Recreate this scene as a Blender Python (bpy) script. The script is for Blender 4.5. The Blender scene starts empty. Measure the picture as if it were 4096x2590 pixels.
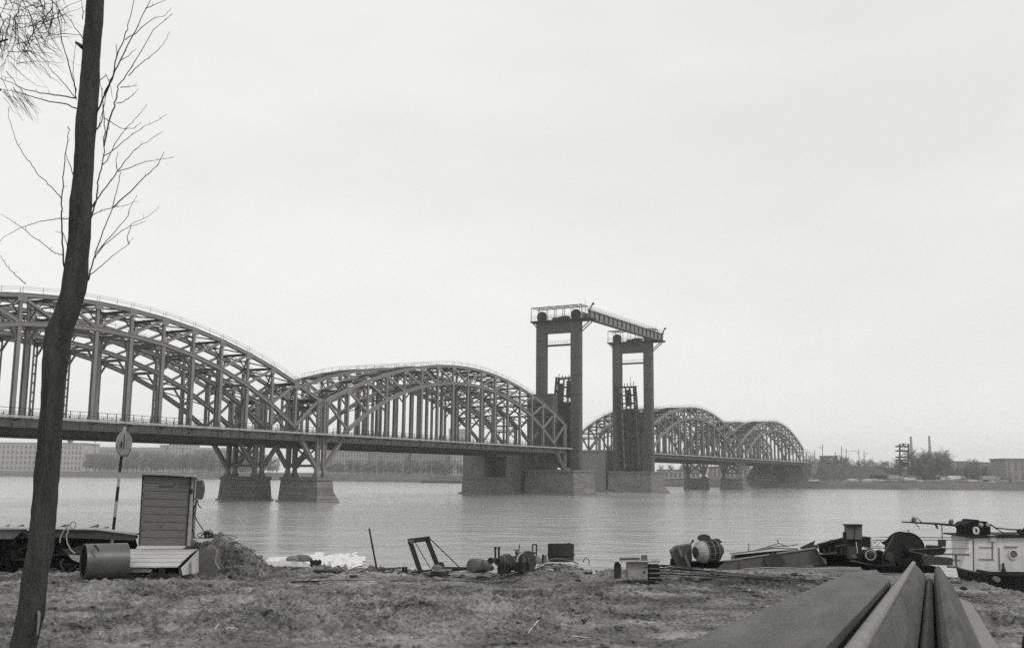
import bpy, math, random
import numpy as np
from mathutils import Vector, Matrix
random.seed(7); np.random.seed(7)
S = bpy.context.scene; COL = S.collection
V = Vector
# ---------------------------------------------------------------- camera
PITCH, ROLL, CAMZ = 0.1455, 0.0093, 5.9
F_ = V((0, math.cos(PITCH), math.sin(PITCH))); R0 = V((1, 0, 0)); U0 = V((0, -math.sin(PITCH), math.cos(PITCH)))
R_ = R0*math.cos(ROLL) + U0*math.sin(ROLL); U_ = -R0*math.sin(ROLL) + U0*math.cos(ROLL)
cam_d = bpy.data.cameras.new('camera'); cam = bpy.data.objects.new('camera', cam_d); COL.objects.link(cam)
cam_d.sensor_width = 36; cam_d.lens = 36.0; cam_d.clip_start = 0.1; cam_d.clip_end = 20000
cam_d.dof.use_dof = True; cam_d.dof.focus_distance = 90; cam_d.dof.aperture_fstop = 4.0
m = Matrix((R_, U_, -F_)).transposed().to_4x4(); m.translation = V((0, 0, CAMZ)); cam.matrix_world = m
S.camera = cam
# ---------------------------------------------------------------- overcast sky, soft sun
W = bpy.data.worlds.new('World'); S.world = W; W.use_nodes = True
nt = W.node_tree; nt.nodes.clear()
def nd(t, **k):
    n = nt.nodes.new(t)
    for a, b in k.items(): setattr(n, a, b)
    return n
SUN_EL, SUN_AZ = math.radians(44), math.radians(132)
sky = nd('ShaderNodeTexSky', sky_type='NISHITA', sun_disc=False, sun_elevation=SUN_EL, sun_rotation=SUN_AZ)
bw = nd('ShaderNodeRGBToBW'); nt.links.new(sky.outputs[0], bw.inputs[0])
tc = nd('ShaderNodeTexCoord'); mp = nd('ShaderNodeMapping'); mp.inputs['Scale'].default_value = (1.2, 1.2, 3.5); mp.inputs['Location'].default_value = (0.7, 0.2, 0.1)
nt.links.new(tc.outputs['Generated'], mp.inputs[0])
nz = nd('ShaderNodeTexNoise'); nz.inputs['Scale'].default_value = 1.3; nz.inputs['Detail'].default_value = 5; nz.inputs['Roughness'].default_value = .5
nt.links.new(mp.outputs[0], nz.inputs['Vector'])
rp = nd('ShaderNodeMapRange'); rp.inputs['From Min'].default_value = .3; rp.inputs['From Max'].default_value = .7
rp.inputs['To Min'].default_value = 8.2; rp.inputs['To Max'].default_value = 9.9
nt.links.new(nz.outputs[0], rp.inputs['Value'])
mx = nd('ShaderNodeMix'); mx.data_type = 'FLOAT'; mx.inputs[0].default_value = .04
nt.links.new(rp.outputs[0], mx.inputs[2]); nt.links.new(bw.outputs[0], mx.inputs[3])
cmb = nd('ShaderNodeMix'); cmb.data_type = 'RGBA'; cmb.blend_type = 'MULTIPLY'; cmb.inputs[0].default_value = 1
nt.links.new(mx.outputs[0], cmb.inputs[6]); cmb.inputs[7].default_value = (1, .996, .985, 1)
bg = nd('ShaderNodeBackground'); bg.inputs[1].default_value = .1
wo = nd('ShaderNodeOutputWorld'); nt.links.new(cmb.outputs[2], bg.inputs[0]); nt.links.new(bg.outputs[0], wo.inputs[0])
sd = bpy.data.lights.new('sun', 'SUN'); sd.energy = 1.4; sd.angle = math.radians(14); sd.color = (1, .985, .96)
sun = bpy.data.objects.new('sun', sd); COL.objects.link(sun)
sdir = V((math.sin(SUN_AZ)*math.cos(SUN_EL), math.cos(SUN_AZ)*math.cos(SUN_EL), math.sin(SUN_EL)))
sun.rotation_euler = sdir.to_track_quat('Z', 'Y').to_euler(); sun.location = (20, -40, 60)
S.view_settings.view_transform = 'Standard'; S.view_settings.look = 'None'; S.view_settings.exposure = 0; S.view_settings.gamma = 1
S.view_settings.use_curve_mapping = False
S.cycles.use_denoising = False
S.cycles.max_bounces = 6; S.cycles.diffuse_bounces = 3; S.cycles.glossy_bounces = 3; S.cycles.volume_bounces = 3; S.cycles.transparent_max_bounces = 4
HAZE = .00024
# ---------------------------------------------------------------- photo geometry helpers (source pixels)
def ray(x, y): return F_ + R_*((x-2048)/4096.) + U_*((1295-y)/4096.)
def P(x, y, Y):
    r = ray(x, y); return V((0, 0, CAMZ)) + r*(Y/r.y)
SCL = 2.1; GZ = CAMZ-1.7*SCL
def G(x, y, z=CAMZ-1.7*2.1):
    r = ray(x, y); return V((0, 0, CAMZ)) + r*((z-CAMZ)/r.z)
def PF(x, y, Y): return P(x, y, Y*SCL)   # bank objects: distances given in units of eye height / 1.7
def ZM(x0, y0, sc, k=SCL): return lambda x, y, Y: P(x0+x/sc, y0+y/sc, Y*k)
# ---------------------------------------------------------------- materials
def mat(name, v, var=.25, scale=3., rough=.75, bump=.15, metal=0., stretch=(1, 1, 1), local=False, fine=12., spec=.12, bdist=.02, streak=0., rot=None):
    M_ = bpy.data.materials.new(name); M_.use_nodes = True; t = M_.node_tree; L = t.links
    b = t.nodes['Principled BSDF']
    if local:
        g = t.nodes.new('ShaderNodeTexCoord'); vec = g.outputs['Object']
    else:
        g = t.nodes.new('ShaderNodeNewGeometry'); vec = g.outputs['Position']
    mpp = t.nodes.new('ShaderNodeMapping'); mpp.inputs['Scale'].default_value = stretch; L.new(vec, mpp.inputs[0])
    if rot: mpp.vector_type = 'TEXTURE'; mpp.inputs['Scale'].default_value = [1/k for k in stretch]; mpp.inputs['Rotation'].default_value = rot
    n1 = t.nodes.new('ShaderNodeTexNoise'); n1.inputs['Scale'].default_value = scale; n1.inputs['Detail'].default_value = 6; n1.inputs['Roughness'].default_value = .6
    n2 = t.nodes.new('ShaderNodeTexNoise'); n2.inputs['Scale'].default_value = scale*fine; n2.inputs['Detail'].default_value = 4; n2.inputs['Roughness'].default_value = .7
    L.new(mpp.outputs[0], n1.inputs['Vector']); L.new(mpp.outputs[0], n2.inputs['Vector'])
    ad = t.nodes.new('ShaderNodeMath'); ad.operation = 'MULTIPLY_ADD'; ad.inputs[1].default_value = .55; L.new(n2.outputs[0], ad.inputs[0])
    m2 = t.nodes.new('ShaderNodeMath'); m2.operation = 'MULTIPLY'; m2.inputs[1].default_value = .45+.0; L.new(n1.outputs[0], m2.inputs[0]); L.new(m2.outputs[0], ad.inputs[2])
    last = ad.outputs[0]
    if streak:
        ms = t.nodes.new('ShaderNodeMapping'); ms.inputs['Scale'].default_value = (5, 5, .35); L.new(vec, ms.inputs[0])
        n3 = t.nodes.new('ShaderNodeTexNoise'); n3.inputs['Scale'].default_value = 1; n3.inputs['Detail'].default_value = 4; L.new(ms.outputs[0], n3.inputs['Vector'])
        mm = t.nodes.new('ShaderNodeMix'); mm.data_type = 'FLOAT'; mm.inputs[0].default_value = streak; L.new(last, mm.inputs[2]); L.new(n3.outputs[0], mm.inputs[3]); last = mm.outputs[0]
    cr = t.nodes.new('ShaderNodeMapRange'); cr.inputs['From Min'].default_value = .36; cr.inputs['From Max'].default_value = .64
    cr.inputs['To Min'].default_value = v*(1-var); cr.inputs['To Max'].default_value = v*(1+var); L.new(last, cr.inputs['Value'])
    tint = t.nodes.new('ShaderNodeMix'); tint.data_type = 'RGBA'; tint.blend_type = 'MULTIPLY'; tint.inputs[0].default_value = 1
    tint.inputs[7].default_value = (1, .992, .975, 1); L.new(cr.outputs[0], tint.inputs[6]); L.new(tint.outputs[2], b.inputs['Base Color'])
    b.inputs['Roughness'].default_value = rough; b.inputs['Metallic'].default_value = metal; b.inputs['Specular IOR Level'].default_value = spec
    if bump:
        bp = t.nodes.new('ShaderNodeBump'); bp.inputs['Strength'].default_value = bump; bp.inputs['Distance'].default_value = bdist
        L.new(ad.outputs[0], bp.inputs['Height']); L.new(bp.outputs[0], b.inputs['Normal'])
    M_['t'] = 1
    return M_
def stone_mat(name, v, bw_=1.6, rh=.7, mort=.03):
    M_ = mat(name, v, .3, .8, .85, .2, local=True, streak=.35); t = M_.node_tree; L = t.links; b = t.nodes['Principled BSDF']
    g = t.nodes.new('ShaderNodeTexCoord'); sp = t.nodes.new('ShaderNodeSeparateXYZ'); L.new(g.outputs['Object'], sp.inputs[0])
    a = t.nodes.new('ShaderNodeMath'); L.new(sp.outputs[0], a.inputs[0]); L.new(sp.outputs[1], a.inputs[1])
    c = t.nodes.new('ShaderNodeCombineXYZ'); L.new(a.outputs[0], c.inputs[0]); L.new(sp.outputs[2], c.inputs[1])
    br = t.nodes.new('ShaderNodeTexBrick'); L.new(c.outputs[0], br.inputs['Vector']); br.inputs['Scale'].default_value = 1
    br.inputs['Brick Width'].default_value = bw_; br.inputs['Row Height'].default_value = rh; br.inputs['Mortar Size'].default_value = mort
    br.inputs['Color1'].default_value = (.8, .8, .8, 1); br.inputs['Color2'].default_value = (1.15, 1.15, 1.15, 1); br.inputs['Mortar'].default_value = (.45, .45, .45, 1)
    src = b.inputs['Base Color'].links[0].from_socket
    mm = t.nodes.new('ShaderNodeMix'); mm.data_type = 'RGBA'; mm.blend_type = 'MULTIPLY'; mm.inputs[0].default_value = 1
    L.new(src, mm.inputs[6]); L.new(br.outputs[0], mm.inputs[7]); L.new(mm.outputs[2], b.inputs['Base Color'])
    bp = t.nodes.new('ShaderNodeBump'); bp.inputs['Strength'].default_value = .6; bp.inputs['Distance'].default_value = .06; bp.invert = True
    L.new(br.outputs['Fac'], bp.inputs['Height']); L.new(bp.outputs[0], b.inputs['Normal'])
    return M_
STEEL = mat('bridge_steel_paint', .19, .22, .5, .6, .1, streak=.4)
STEEL_D = mat('bridge_floor_steel', .035, .3, .6, .7, .1, streak=.3)  # darker copy of the bridge steel, puts under-deck shade into the colour
DECK = mat('walkway_concrete', .34, .2, 1.2, .8)
TOWER = mat('tower_plate', .085, .2, .25, .65, .1, streak=.5)
LEAF = mat('leaf_steel', .045, .3, .5, .7, .1, streak=.3)
PIER = stone_mat('pier_granite', .17)
PIERC = mat('pier_concrete', .19, .25, .35, .85, .15, streak=.5)
RUST = mat('rusty_steel', .045, .6, 5, .7, .3, spec=.15)
DSTEEL = mat('dark_steel', .022, .6, 6, .65, .3, spec=.15)
BSTEEL = mat('black_steel', .006, .4, 6, .9, .2, spec=.05)  # near-black; heap back sheets and pipe bore use it as painted shade
GSTEEL = mat('grey_steel', .13, .3, 6, .55, .2)
LSTEEL = mat('light_steel', .3, .25, 7, .5, .1)
WHITE = mat('white_paint', .55, .18, 3, .5, .05, streak=.5)
WHITE2 = mat('chipped_white_paint', .3, .55, 5, .6, .15)
CONC = mat('concrete', .12, .25, 6, .85, .3)
WOOD_D = mat('weathered_wood', .14, .35, 3, .8, .4, stretch=(1, 1, 9))
WOOD_L = mat('pale_wood', .42, .35, 4, .8, .4, stretch=(1, 9, 5))
WOOD_M = mat('old_timber', .17, .35, 5, .8, .4, stretch=(1, 3, 5))
BARK = mat('bark', .055, .6, 4.5, .9, 1., stretch=(1, 1, .2), bdist=.06)
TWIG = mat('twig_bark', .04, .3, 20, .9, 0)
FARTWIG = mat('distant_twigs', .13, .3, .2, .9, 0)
STONE = mat('stone', .16, .35, 8, .85, .5)
CABLE = mat('cable_rubber', .035, .3, 20, .6, .1)
ROPE = mat('rope', .28, .3, 40, .9, .2)
FOAM = mat('white_froth', .62, .3, 6, .6, .5)
BLDG = [mat('plaster_pale', .36, .1, .05, .85, 0), mat('plaster_grey', .3, .12, .05, .85, 0), mat('plaster_dull', .22, .15, .05, .85, 0)]  # plaster lightened, some distance haze is put into the colour
WIN = mat('dark_window', .13, .3, .3, .2, 0)  # raised tone mimics haze over the far windows
ROOF = mat('roof_sheet', .16, .2, .1, .7, 0)
GRASS = mat('dead_grass', .12, .6, 4, .9, 0)
HULL = mat('black_hull', .008, .4, 2, .6, .05, spec=.08)
# ---------------------------------------------------------------- mesh building
OFF = {}
class MB:
    def __init__(s): s.v = []; s.f = []; s.sm = False
    def add(s, vs, fs):
        k = len(s.v); s.v += [tuple(a) for a in vs]; s.f += [tuple(i+k for i in f) for f in fs]
    def hexa(s, q):  # 8 points: 4 bottom, 4 top (same order)
        s.add(q, [(3, 2, 1, 0), (4, 5, 6, 7), (0, 1, 5, 4), (1, 2, 6, 5), (2, 3, 7, 6), (3, 0, 4, 7)]); return s
    def box(s, x0, x1, y0, y1, z0, z1):
        return s.hexa([(x0, y0, z0), (x1, y0, z0), (x1, y1, z0), (x0, y1, z0), (x0, y0, z1), (x1, y0, z1), (x1, y1, z1), (x0, y1, z1)])
    def obox(s, c, hx, hy, hz):  # centre and half-axis vectors
        c = V(c); hx = V(hx); hy = V(hy); hz = V(hz)
        return s.hexa([c-hx-hy-hz, c+hx-hy-hz, c+hx+hy-hz, c-hx+hy-hz, c-hx-hy+hz, c+hx-hy+hz, c+hx+hy+hz, c-hx+hy+hz])
    def beam(s, p, q, w, h, up=(0, 0, 1)):
        p = V(p); q = V(q); d = (q-p).normalized(); up = V(up)
        if abs(d.dot(up)) > .98: up = V((0, 1, 0)) if abs(d.y) < .9 else V((1, 0, 0))
        a = d.cross(up).normalized(); b = a.cross(d).normalized()
        return s.obox((p+q)/2, (q-p)/2, a*w/2, b*h/2)
    def hbeam(s, p, q, w, h, t=.06, up=(0, 0, 1)):
        p = V(p); q = V(q); d = (q-p).normalized(); up = V(up)
        if abs(d.dot(up)) > .98: up = V((1, 0, 0))
        a = d.cross(up).normalized(); b = a.cross(d).normalized()
        s.obox((p+q)/2, (q-p)/2, a*t/2, b*(h/2-t)); 
        for g in (-1, 1): s.obox((p+q)/2 + b*g*(h/2-t/2), (q-p)/2, a*w/2, b*t/2)
        return s
    def laced(s, p, q, w, d_, t=.12, step=1.3, up=(0, 1, 0)):
        p = V(p); q = V(q); d = (q-p).normalized(); a = d.cross(V(up)).normalized(); b = a.cross(d)
        for g in (-1, 1): s.obox((p+q)/2 + a*g*(w/2-t/2), (q-p)/2, a*t/2, b*d_/2)
        L = (q-p).length; n = max(2, int(L/step))
        for i in range(n+1):
            c = p + d*(L*i/n*.97 + .015*L); s.obox(c, d*.16, a*(w/2-t-.003), b*d_*.3)
        return s
    def tube(s, pts, r, n=6, cap=True):
        pts = [V(p) for p in pts]; rs = r if isinstance(r, (list, tuple)) else [r]*len(pts); k = len(s.v); a = None
        for i, p in enumerate(pts):
            d = (pts[min(i+1, len(pts)-1)] - pts[max(i-1, 0)])
            if d.length < 1e-9: d = V((0, 0, 1))
            d.normalize()
            if a is None: a = d.orthogonal().normalized()
            else:
                a = a - d*a.dot(d); a = a.normalized() if a.length > 1e-6 else d.orthogonal().normalized()
            b = d.cross(a)
            for j in range(n):
                w = 2*math.pi*j/n; s.v.append(tuple(p + (a*math.cos(w)+b*math.sin(w))*rs[i]))
        for i in range(len(pts)-1):
            for j in range(n):
                s.f.append((k+i*n+j, k+i*n+(j+1) % n, k+(i+1)*n+(j+1) % n, k+(i+1)*n+j))
        if cap: s.f.append(tuple(k+n-1-j for j in range(n))); e = k+(len(pts)-1)*n; s.f.append(tuple(e+j for j in range(n)))
        return s
    def lathe(s, o, ax, prof, n=20):
        o = V(o); ax = V(ax).normalized(); a = ax.orthogonal().normalized(); b = ax.cross(a); k = len(s.v)
        for (u, r) in prof:
            for j in range(n):
                w = 2*math.pi*j/n; s.v.append(tuple(o + ax*u + (a*math.cos(w)+b*math.sin(w))*r))
        for i in range(len(prof)-1):
            for j in range(n):
                s.f.append((k+i*n+j, k+i*n+(j+1) % n, k+(i+1)*n+(j+1) % n, k+(i+1)*n+j))
        if prof[0][1] > 1e-4: s.f.append(tuple(k+n-1-j for j in range(n)))
        if prof[-1][1] > 1e-4: e = k+(len(prof)-1)*n; s.f.append(tuple(e+j for j in range(n)))
        return s
    def prism(s, pts, ext):
        pts = [V(p) for p in pts]; e = V(ext); n = len(pts)
        s.add(pts + [p+e for p in pts], [tuple(range(n-1, -1, -1)), tuple(range(n, 2*n))] + [(i, (i+1) % n, n+(i+1) % n, n+i) for i in range(n)]); return s
    def blob(s, c, rx, ry, rz, n=10, amp=.15, flat=0.):
        c = V(c); k = len(s.v); rows = n//2
        ph = [random.random()*6 for _ in range(6)]
        for i in range(rows+1):
            th = math.pi*i/rows
            for j in range(n):
                w = 2*math.pi*j/n
                q = 1+amp*(math.sin(3*w+ph[0])*math.sin(2*th+ph[1]) + .6*math.sin(5*w+ph[2]+4*th)) if 0 < i < rows else 1
                z = math.cos(th)*rz*q
                if flat: z = max(z, -rz*flat)
                s.v.append((c.x+math.sin(th)*math.cos(w)*rx*q, c.y+math.sin(th)*math.sin(w)*ry*q, c.z+z))
        for i in range(rows):
            for j in range(n): s.f.append((k+i*n+j, k+(i+1)*n+j, k+(i+1)*n+(j+1) % n, k+i*n+(j+1) % n))
        return s
    def mesh(s, name, mt, off=V((0, 0, 0))):
        me = bpy.data.meshes.new(name)
        vs = np.array(s.v, dtype=np.float64) - np.array(off)
        me.from_pydata(vs.tolist(), [], s.f); me.materials.append(mt)
        if s.sm:
            me.polygons.foreach_set('use_smooth', [True]*len(me.polygons)); me.set_sharp_from_angle(angle=math.radians(40))
        me.update(); return me
    def build(s, name, mt, parent=None, loc=None, smooth=False):
        s.sm = smooth
        if parent is not None: off = OFF.get(parent.name, V((0, 0, 0)))
        else:
            if loc is None:
                a = np.array(s.v); loc = V((a[:, 0].mean(), a[:, 1].mean(), a[:, 2].min()))
            off = V(loc)
        o = bpy.data.objects.new(name, s.mesh(name, mt, off)); COL.objects.link(o)
        if parent is not None: o.parent = parent
        else: o.location = off
        OFF[o.name] = off
        return o
def tag(o, label=None, cat=None, group=None, kind=None):
    if label: o['label'] = label
    if cat: o['category'] = cat
    if group: o['group'] = group
    if kind: o['kind'] = kind
    return o
def thing(name, label, cat, loc=(0, 0, 0), rz=0, group=None, local=False):
    o = bpy.data.objects.new(name, None); COL.objects.link(o); o.empty_display_size = .3
    o.location = loc; o.rotation_euler = (0, 0, rz); OFF[o.name] = V((0, 0, 0)) if local else V(loc)
    return tag(o, label, cat, group)
def copy_tree(o, kids, label, loc=None, rz=None):
    c = o.copy(); COL.objects.link(c); c['label'] = label
    if loc is not None: c.location = loc
    if rz is not None: c.rotation_euler = (0, 0, rz)
    for k in kids.get(o.name, []):
        d = k.copy(); COL.objects.link(d); d.parent = c
        for g in kids.get(k.name, []):
            e = g.copy(); COL.objects.link(e); e.parent = d
    return c
def kidmap():
    K = {}
    for o in COL.objects:
        if o.parent: K.setdefault(o.parent.name, []).append(o)
    return K
def share(mesh_obj, parent, loc):
    o = mesh_obj.copy(); COL.objects.link(o); o.parent = parent; o.location = loc; OFF[o.name] = V((0, 0, 0)); return o
# ---------------------------------------------------------------- terrain noise
_lat = np.random.rand(256, 256)
def vnoise(x, y):
    xi = np.floor(x).astype(int); yi = np.floor(y).astype(int); fx = x-xi; fy = y-yi
    fx = fx*fx*(3-2*fx); fy = fy*fy*(3-2*fy); a = xi & 255; b = yi & 255; a1 = (a+1) & 255; b1 = (b+1) & 255
    return (_lat[a, b]*(1-fx)*(1-fy)+_lat[a1, b]*fx*(1-fy)+_lat[a, b1]*(1-fx)*fy+_lat[a1, b1]*fx*fy)*2-1
EDGE_X = [-900, -50, -24, -9, -4, 0, 1, 2.6, 3.4, 4.5, 7.55, 7.8, 12, 40, 300, 2000]; EDGE_Y = [1100, 75, 24, 18.7, 18.1, 18.3, 18.8, 19, 20.2, 21, 21, 14.2, 12, 12, 40, 300]
MOUNDS = [(-4.98, 17.9, .42, .45, .46), (-4.45, 17.8, .42, .4, .3), (-5.45, 17.8, .4, .4, .3), (.85, 17.6, .5, .4, .2), (.35, 17.4, .5, .4, .07), (-7.8, 16.9, .9, .4, .04), (3.9, 17.0, .8, .4, .10), (-3.6, 17.9, .8, .4, .06)]
def ground_h(x, y, fine=True):
    x = np.asarray(x, float)/SCL; y = np.asarray(y, float)/SCL
    e = np.interp(x, EDGE_X, EDGE_Y) + .35*vnoise(x*.7, y*0+3) + .15*vnoise(x*2.1, y*0+9)
    z = 4.2 + .05*vnoise(x*.45, y*.45) + .03*vnoise(x*1.3+7, y*1.3)
    if fine:
        near = np.clip(1.3-np.hypot(x, y-13)/26, 0, 1)
        rough = .5+.5*vnoise(x*.35+40, y*.6+11); rough = np.clip(rough*1.7-.1, .12, 1.3)
        z = z + near*rough*(.028*vnoise(x*3.1, y*3.1+5) + .04*vnoise(x*6.3, y*8.3) + .046*vnoise(x*13+3, y*17)+.024*vnoise(x*28, y*33) + .01*vnoise(x*57+9, y*57))
        # wheel ruts running along the bank
        rut = np.exp(-((y-13.2-.12*x+.25*np.sin(x*.6))/.16)**2)+np.exp(-((y-11.6-.12*x+.25*np.sin(x*.6))/.16)**2); z = z - .055*rut*near
    for mx_, my_, sx_, sy_, h_ in MOUNDS:
        z = z + h_*np.exp(-((x-mx_)/sx_)**2-((y-my_)/sy_)**2)*(1+.25*vnoise(x*5, y*5))
    d = y-e
    z = z - np.clip(d, 0, None)*.95*(1+.1*vnoise(x*2, y*2))
    return np.maximum(CAMZ+(z-CAMZ)*SCL, -2.0)
def grid_mesh(name, xs, ys, Z, mt, kind='structure', smooth=True):
    nx, ny = len(xs), len(ys)
    X, Y = np.meshgrid(xs, ys); co = np.stack([X, Y, Z], -1).reshape(-1, 3)
    i = np.arange(nx*ny).reshape(ny, nx); q = np.stack([i[:-1, :-1], i[:-1, 1:], i[1:, 1:], i[1:, :-1]], -1).reshape(-1, 4)
    me = bpy.data.meshes.new(name); me.vertices.add(len(co)); me.vertices.foreach_set('co', co.ravel())
    me.loops.add(q.size); me.loops.foreach_set('vertex_index', q.ravel().astype(np.int32)); me.polygons.add(len(q))
    me.polygons.foreach_set('loop_start', np.arange(0, q.size, 4, dtype=np.int32)); me.polygons.foreach_set('loop_total', np.full(len(q), 4, dtype=np.int32))
    me.update(calc_edges=True); me.validate(); me.materials.append(mt)
    me.polygons.foreach_set('use_smooth', [smooth]*len(q))
    o = bpy.data.objects.new(name, me); COL.objects.link(o); o['kind'] = kind; return o
def spaced(lo, a, b, hi, step, g=1.12):
    c = list(np.arange(a, b, step)); l = []; s = step; x = a
    while x > lo: s *= g; x -= s; l.append(x)
    r = []; s = step; x = c[-1]
    while x < hi: s *= g; x += s; r.append(x)
    return np.array(l[::-1]+c+r)
def soil_material():
    M_ = mat('muddy_soil', .15, .85, .7, .95, 1., fine=12., bdist=.07, spec=.08); t = M_.node_tree; L = t.links; b = t.nodes['Principled BSDF']
    g = t.nodes.new('ShaderNodeNewGeometry'); n = t.nodes.new('ShaderNodeTexNoise'); n.inputs['Scale'].default_value = .55; n.inputs['Detail'].default_value = 8; n.inputs['Roughness'].default_value = .62
    mpp = t.nodes.new('ShaderNodeMapping'); mpp.inputs['Scale'].default_value = (.5, 1.4, 1); L.new(g.outputs['Position'], mpp.inputs[0]); L.new(mpp.outputs[0], n.inputs['Vector'])
    r = t.nodes.new('ShaderNodeMapRange'); r.inputs['From Min'].default_value = .38; r.inputs['From Max'].default_value = .62; r.inputs['To Min'].default_value = .62; r.inputs['To Max'].default_value = 1.35
    L.new(n.outputs[0], r.inputs[0]); src = b.inputs['Base Color'].links[0].from_socket
    mm = t.nodes.new('ShaderNodeMix'); mm.data_type = 'RGBA'; mm.blend_type = 'MULTIPLY'; mm.inputs[0].default_value = 1
    L.new(src, mm.inputs[6]); L.new(r.outputs[0], mm.inputs[7]); L.new(mm.outputs[2], b.inputs['Base Color'])
    return M_
SOIL = soil_material()
xs = spaced(-500, -10.2, 10.2, 500, .03); ys = spaced(-120, 9.2, 19.9, 420, .022)
xs = xs*SCL; ys = ys*SCL; X, Y = np.meshgrid(xs, ys); grid_mesh('ground', xs, ys, ground_h(X, Y), SOIL)
# grass: bare dead tufts on the bank
def grass():
    n = 26000; x = np.random.uniform(-9.5, 10.5, n); y = np.random.uniform(9, 18.6, n)
    k = vnoise(x*.9, y*1.3)+.7*vnoise(x*3, y*3)+.5*vnoise(x*9, y*9); sel = k > .3; x = x[sel]*SCL; y = y[sel]*SCL; n = len(x); z = ground_h(x, y)
    h = np.random.uniform(.02, .09, n); a = np.random.uniform(0, 6.28, n); w = .012; lx = np.random.normal(0, .06, n); ly = np.random.normal(0, .06, n)
    p = np.stack([np.stack([x-w*np.cos(a), y-w*np.sin(a), z-.01], -1), np.stack([x+w*np.cos(a), y+w*np.sin(a), z-.01], -1), np.stack([x+lx, y+ly, z+h], -1)], 1).reshape(-1, 3)
    me = bpy.data.meshes.new('grass'); me.from_pydata(p.tolist(), [], [(3*i, 3*i+1, 3*i+2) for i in range(n)]); me.materials.append(GRASS)
    o = bpy.data.objects.new('grass', me); COL.objects.link(o); tag(o, 'dead grass tufts in clumps on the muddy bank in front', 'grass', kind='stuff')
    m_ = MB()
    for i in range(7000):
        x = random.uniform(-9, 9.5)*SCL; y = random.uniform(9.7, 18.4)*SCL; r = random.choice((.018, .02, .03, .03, .045, .075))*random.uniform(.7, 1.3)
        if vnoise(np.array(x*.8), np.array(y*1.1)) < random.uniform(-.6, .5): continue
        m_.blob((x, y, float(ground_h(x, y))+r*.2), r*1.4, r, r*.8, 6, .25)
    o = m_.build('clods', SOIL, loc=V((0, 25, GZ))); tag(o, 'clods of earth scattered over the bank', 'soil', kind='stuff')
grass()
# ---------------------------------------------------------------- water
def water_mat():
    M_ = bpy.data.materials.new('river_water'); M_.use_nodes = True; t = M_.node_tree; L = t.links; b = t.nodes['Principled BSDF']
    b.inputs['Base Color'].default_value = (.36, .36, .352, 1); b.inputs['Roughness'].default_value = .12; b.inputs['IOR'].default_value = 1.33
    g = t.nodes.new('ShaderNodeNewGeometry')
    def noise(sc, st, det):
        mp_ = t.nodes.new('ShaderNodeMapping'); mp_.inputs['Scale'].default_value = st; mp_.inputs['Rotation'].default_value = (0, 0, .12); L.new(g.outputs['Position'], mp_.inputs[0])
        n = t.nodes.new('ShaderNodeTexNoise'); n.inputs['Scale'].default_value = sc; n.inputs['Detail'].default_value = det; n.inputs['Roughness'].default_value = .6; L.new(mp_.outputs[0], n.inputs['Vector']); return n
    a = noise(.5, (.8, 1, 1), 7); c = noise(.17, (.65, 1, 1), 5); d = noise(.018, (.45, 1.5, 1), 4)
    s = t.nodes.new('ShaderNodeMath'); s.operation = 'MULTIPLY_ADD'; s.inputs[1].default_value = 2.4; L.new(c.outputs[0], s.inputs[0]); L.new(a.outputs[0], s.inputs[2])
    r = t.nodes.new('ShaderNodeMapRange'); r.inputs['From Min'].default_value = .35; r.inputs['From Max'].default_value = .65; r.inputs['To Min'].default_value = .25; r.inputs['To Max'].default_value = .7; L.new(d.outputs[0], r.inputs[0])
    bp = t.nodes.new('ShaderNodeBump'); bp.inputs['Distance'].default_value = .5; L.new(r.outputs[0], bp.inputs['Strength']); L.new(s.outputs[0], bp.inputs['Height']); L.new(bp.outputs[0], b.inputs['Normal'])
    return M_
wm = MB(); wm.add([(-2600, -300, 0), (2600, -300, 0), (2600, 3400, 0), (-2600, 3400, 0)], [(0, 1, 2, 3)])
o = wm.build('river', water_mat(), loc=V((0, 0, 0))); tag(o, kind='structure')
# ---------------------------------------------------------------- far bank
FB = [(-1200, 1925), (0, 1903), (1000, 1917), (1837, 1931), (2300, 1938), (2640, 1944), (3230, 1953), (4096, 1961), (5600, 1975)]
shore = []
for a, b in FB:
    hz = 1295+4096*math.tan(PITCH)+.0093*(a-2048)
    p = G(a, b, 0) if 0 <= a <= 4200 else None
    if p is None: p = V((-1500, 1500, 0)) if a < 0 else V((900, 505, 0))
    shore.append(p)
shx = [p.x for p in shore]; shy = [p.y for p in shore]
def shore_y(x): return float(np.interp(x, shx, shy))
def bank_h(d, x):
    h = np.interp(d, [-6, 0, 2, 10, 22, 60, 4000], [-2, -.3, .9, 2.6, 4.4, 4.7, 5.2]); return h
xs = np.concatenate([np.arange(-2600, -700, 60), np.arange(-700, 600, 6), np.arange(600, 2600, 60)])
ds = np.array([-6, 0, 1.2, 2.5, 5, 8, 12, 17, 22, 30, 45, 60, 100, 200, 500, 1000, 3300])
X, Dd = np.meshgrid(xs, ds); SY = np.interp(X, shx, shy)
Zb = bank_h(Dd, X) + np.where((Dd > 0) & (Dd < 200), .35*vnoise(X*.11, Dd*.25), 0)
FARSOIL = mat('far_bank_soil', .09, .4, .08, .95, .2, spec=.1)
nx, ny = len(xs), len(ds); fb = grid_mesh('far_bank', xs, ds, Zb, FARSOIL)
co = np.stack([X+Dd*0, np.minimum(SY+Dd, 3390), Zb], -1).reshape(-1, 3); fb.data.vertices.foreach_set('co', co.ravel()); fb.data.update()

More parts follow.
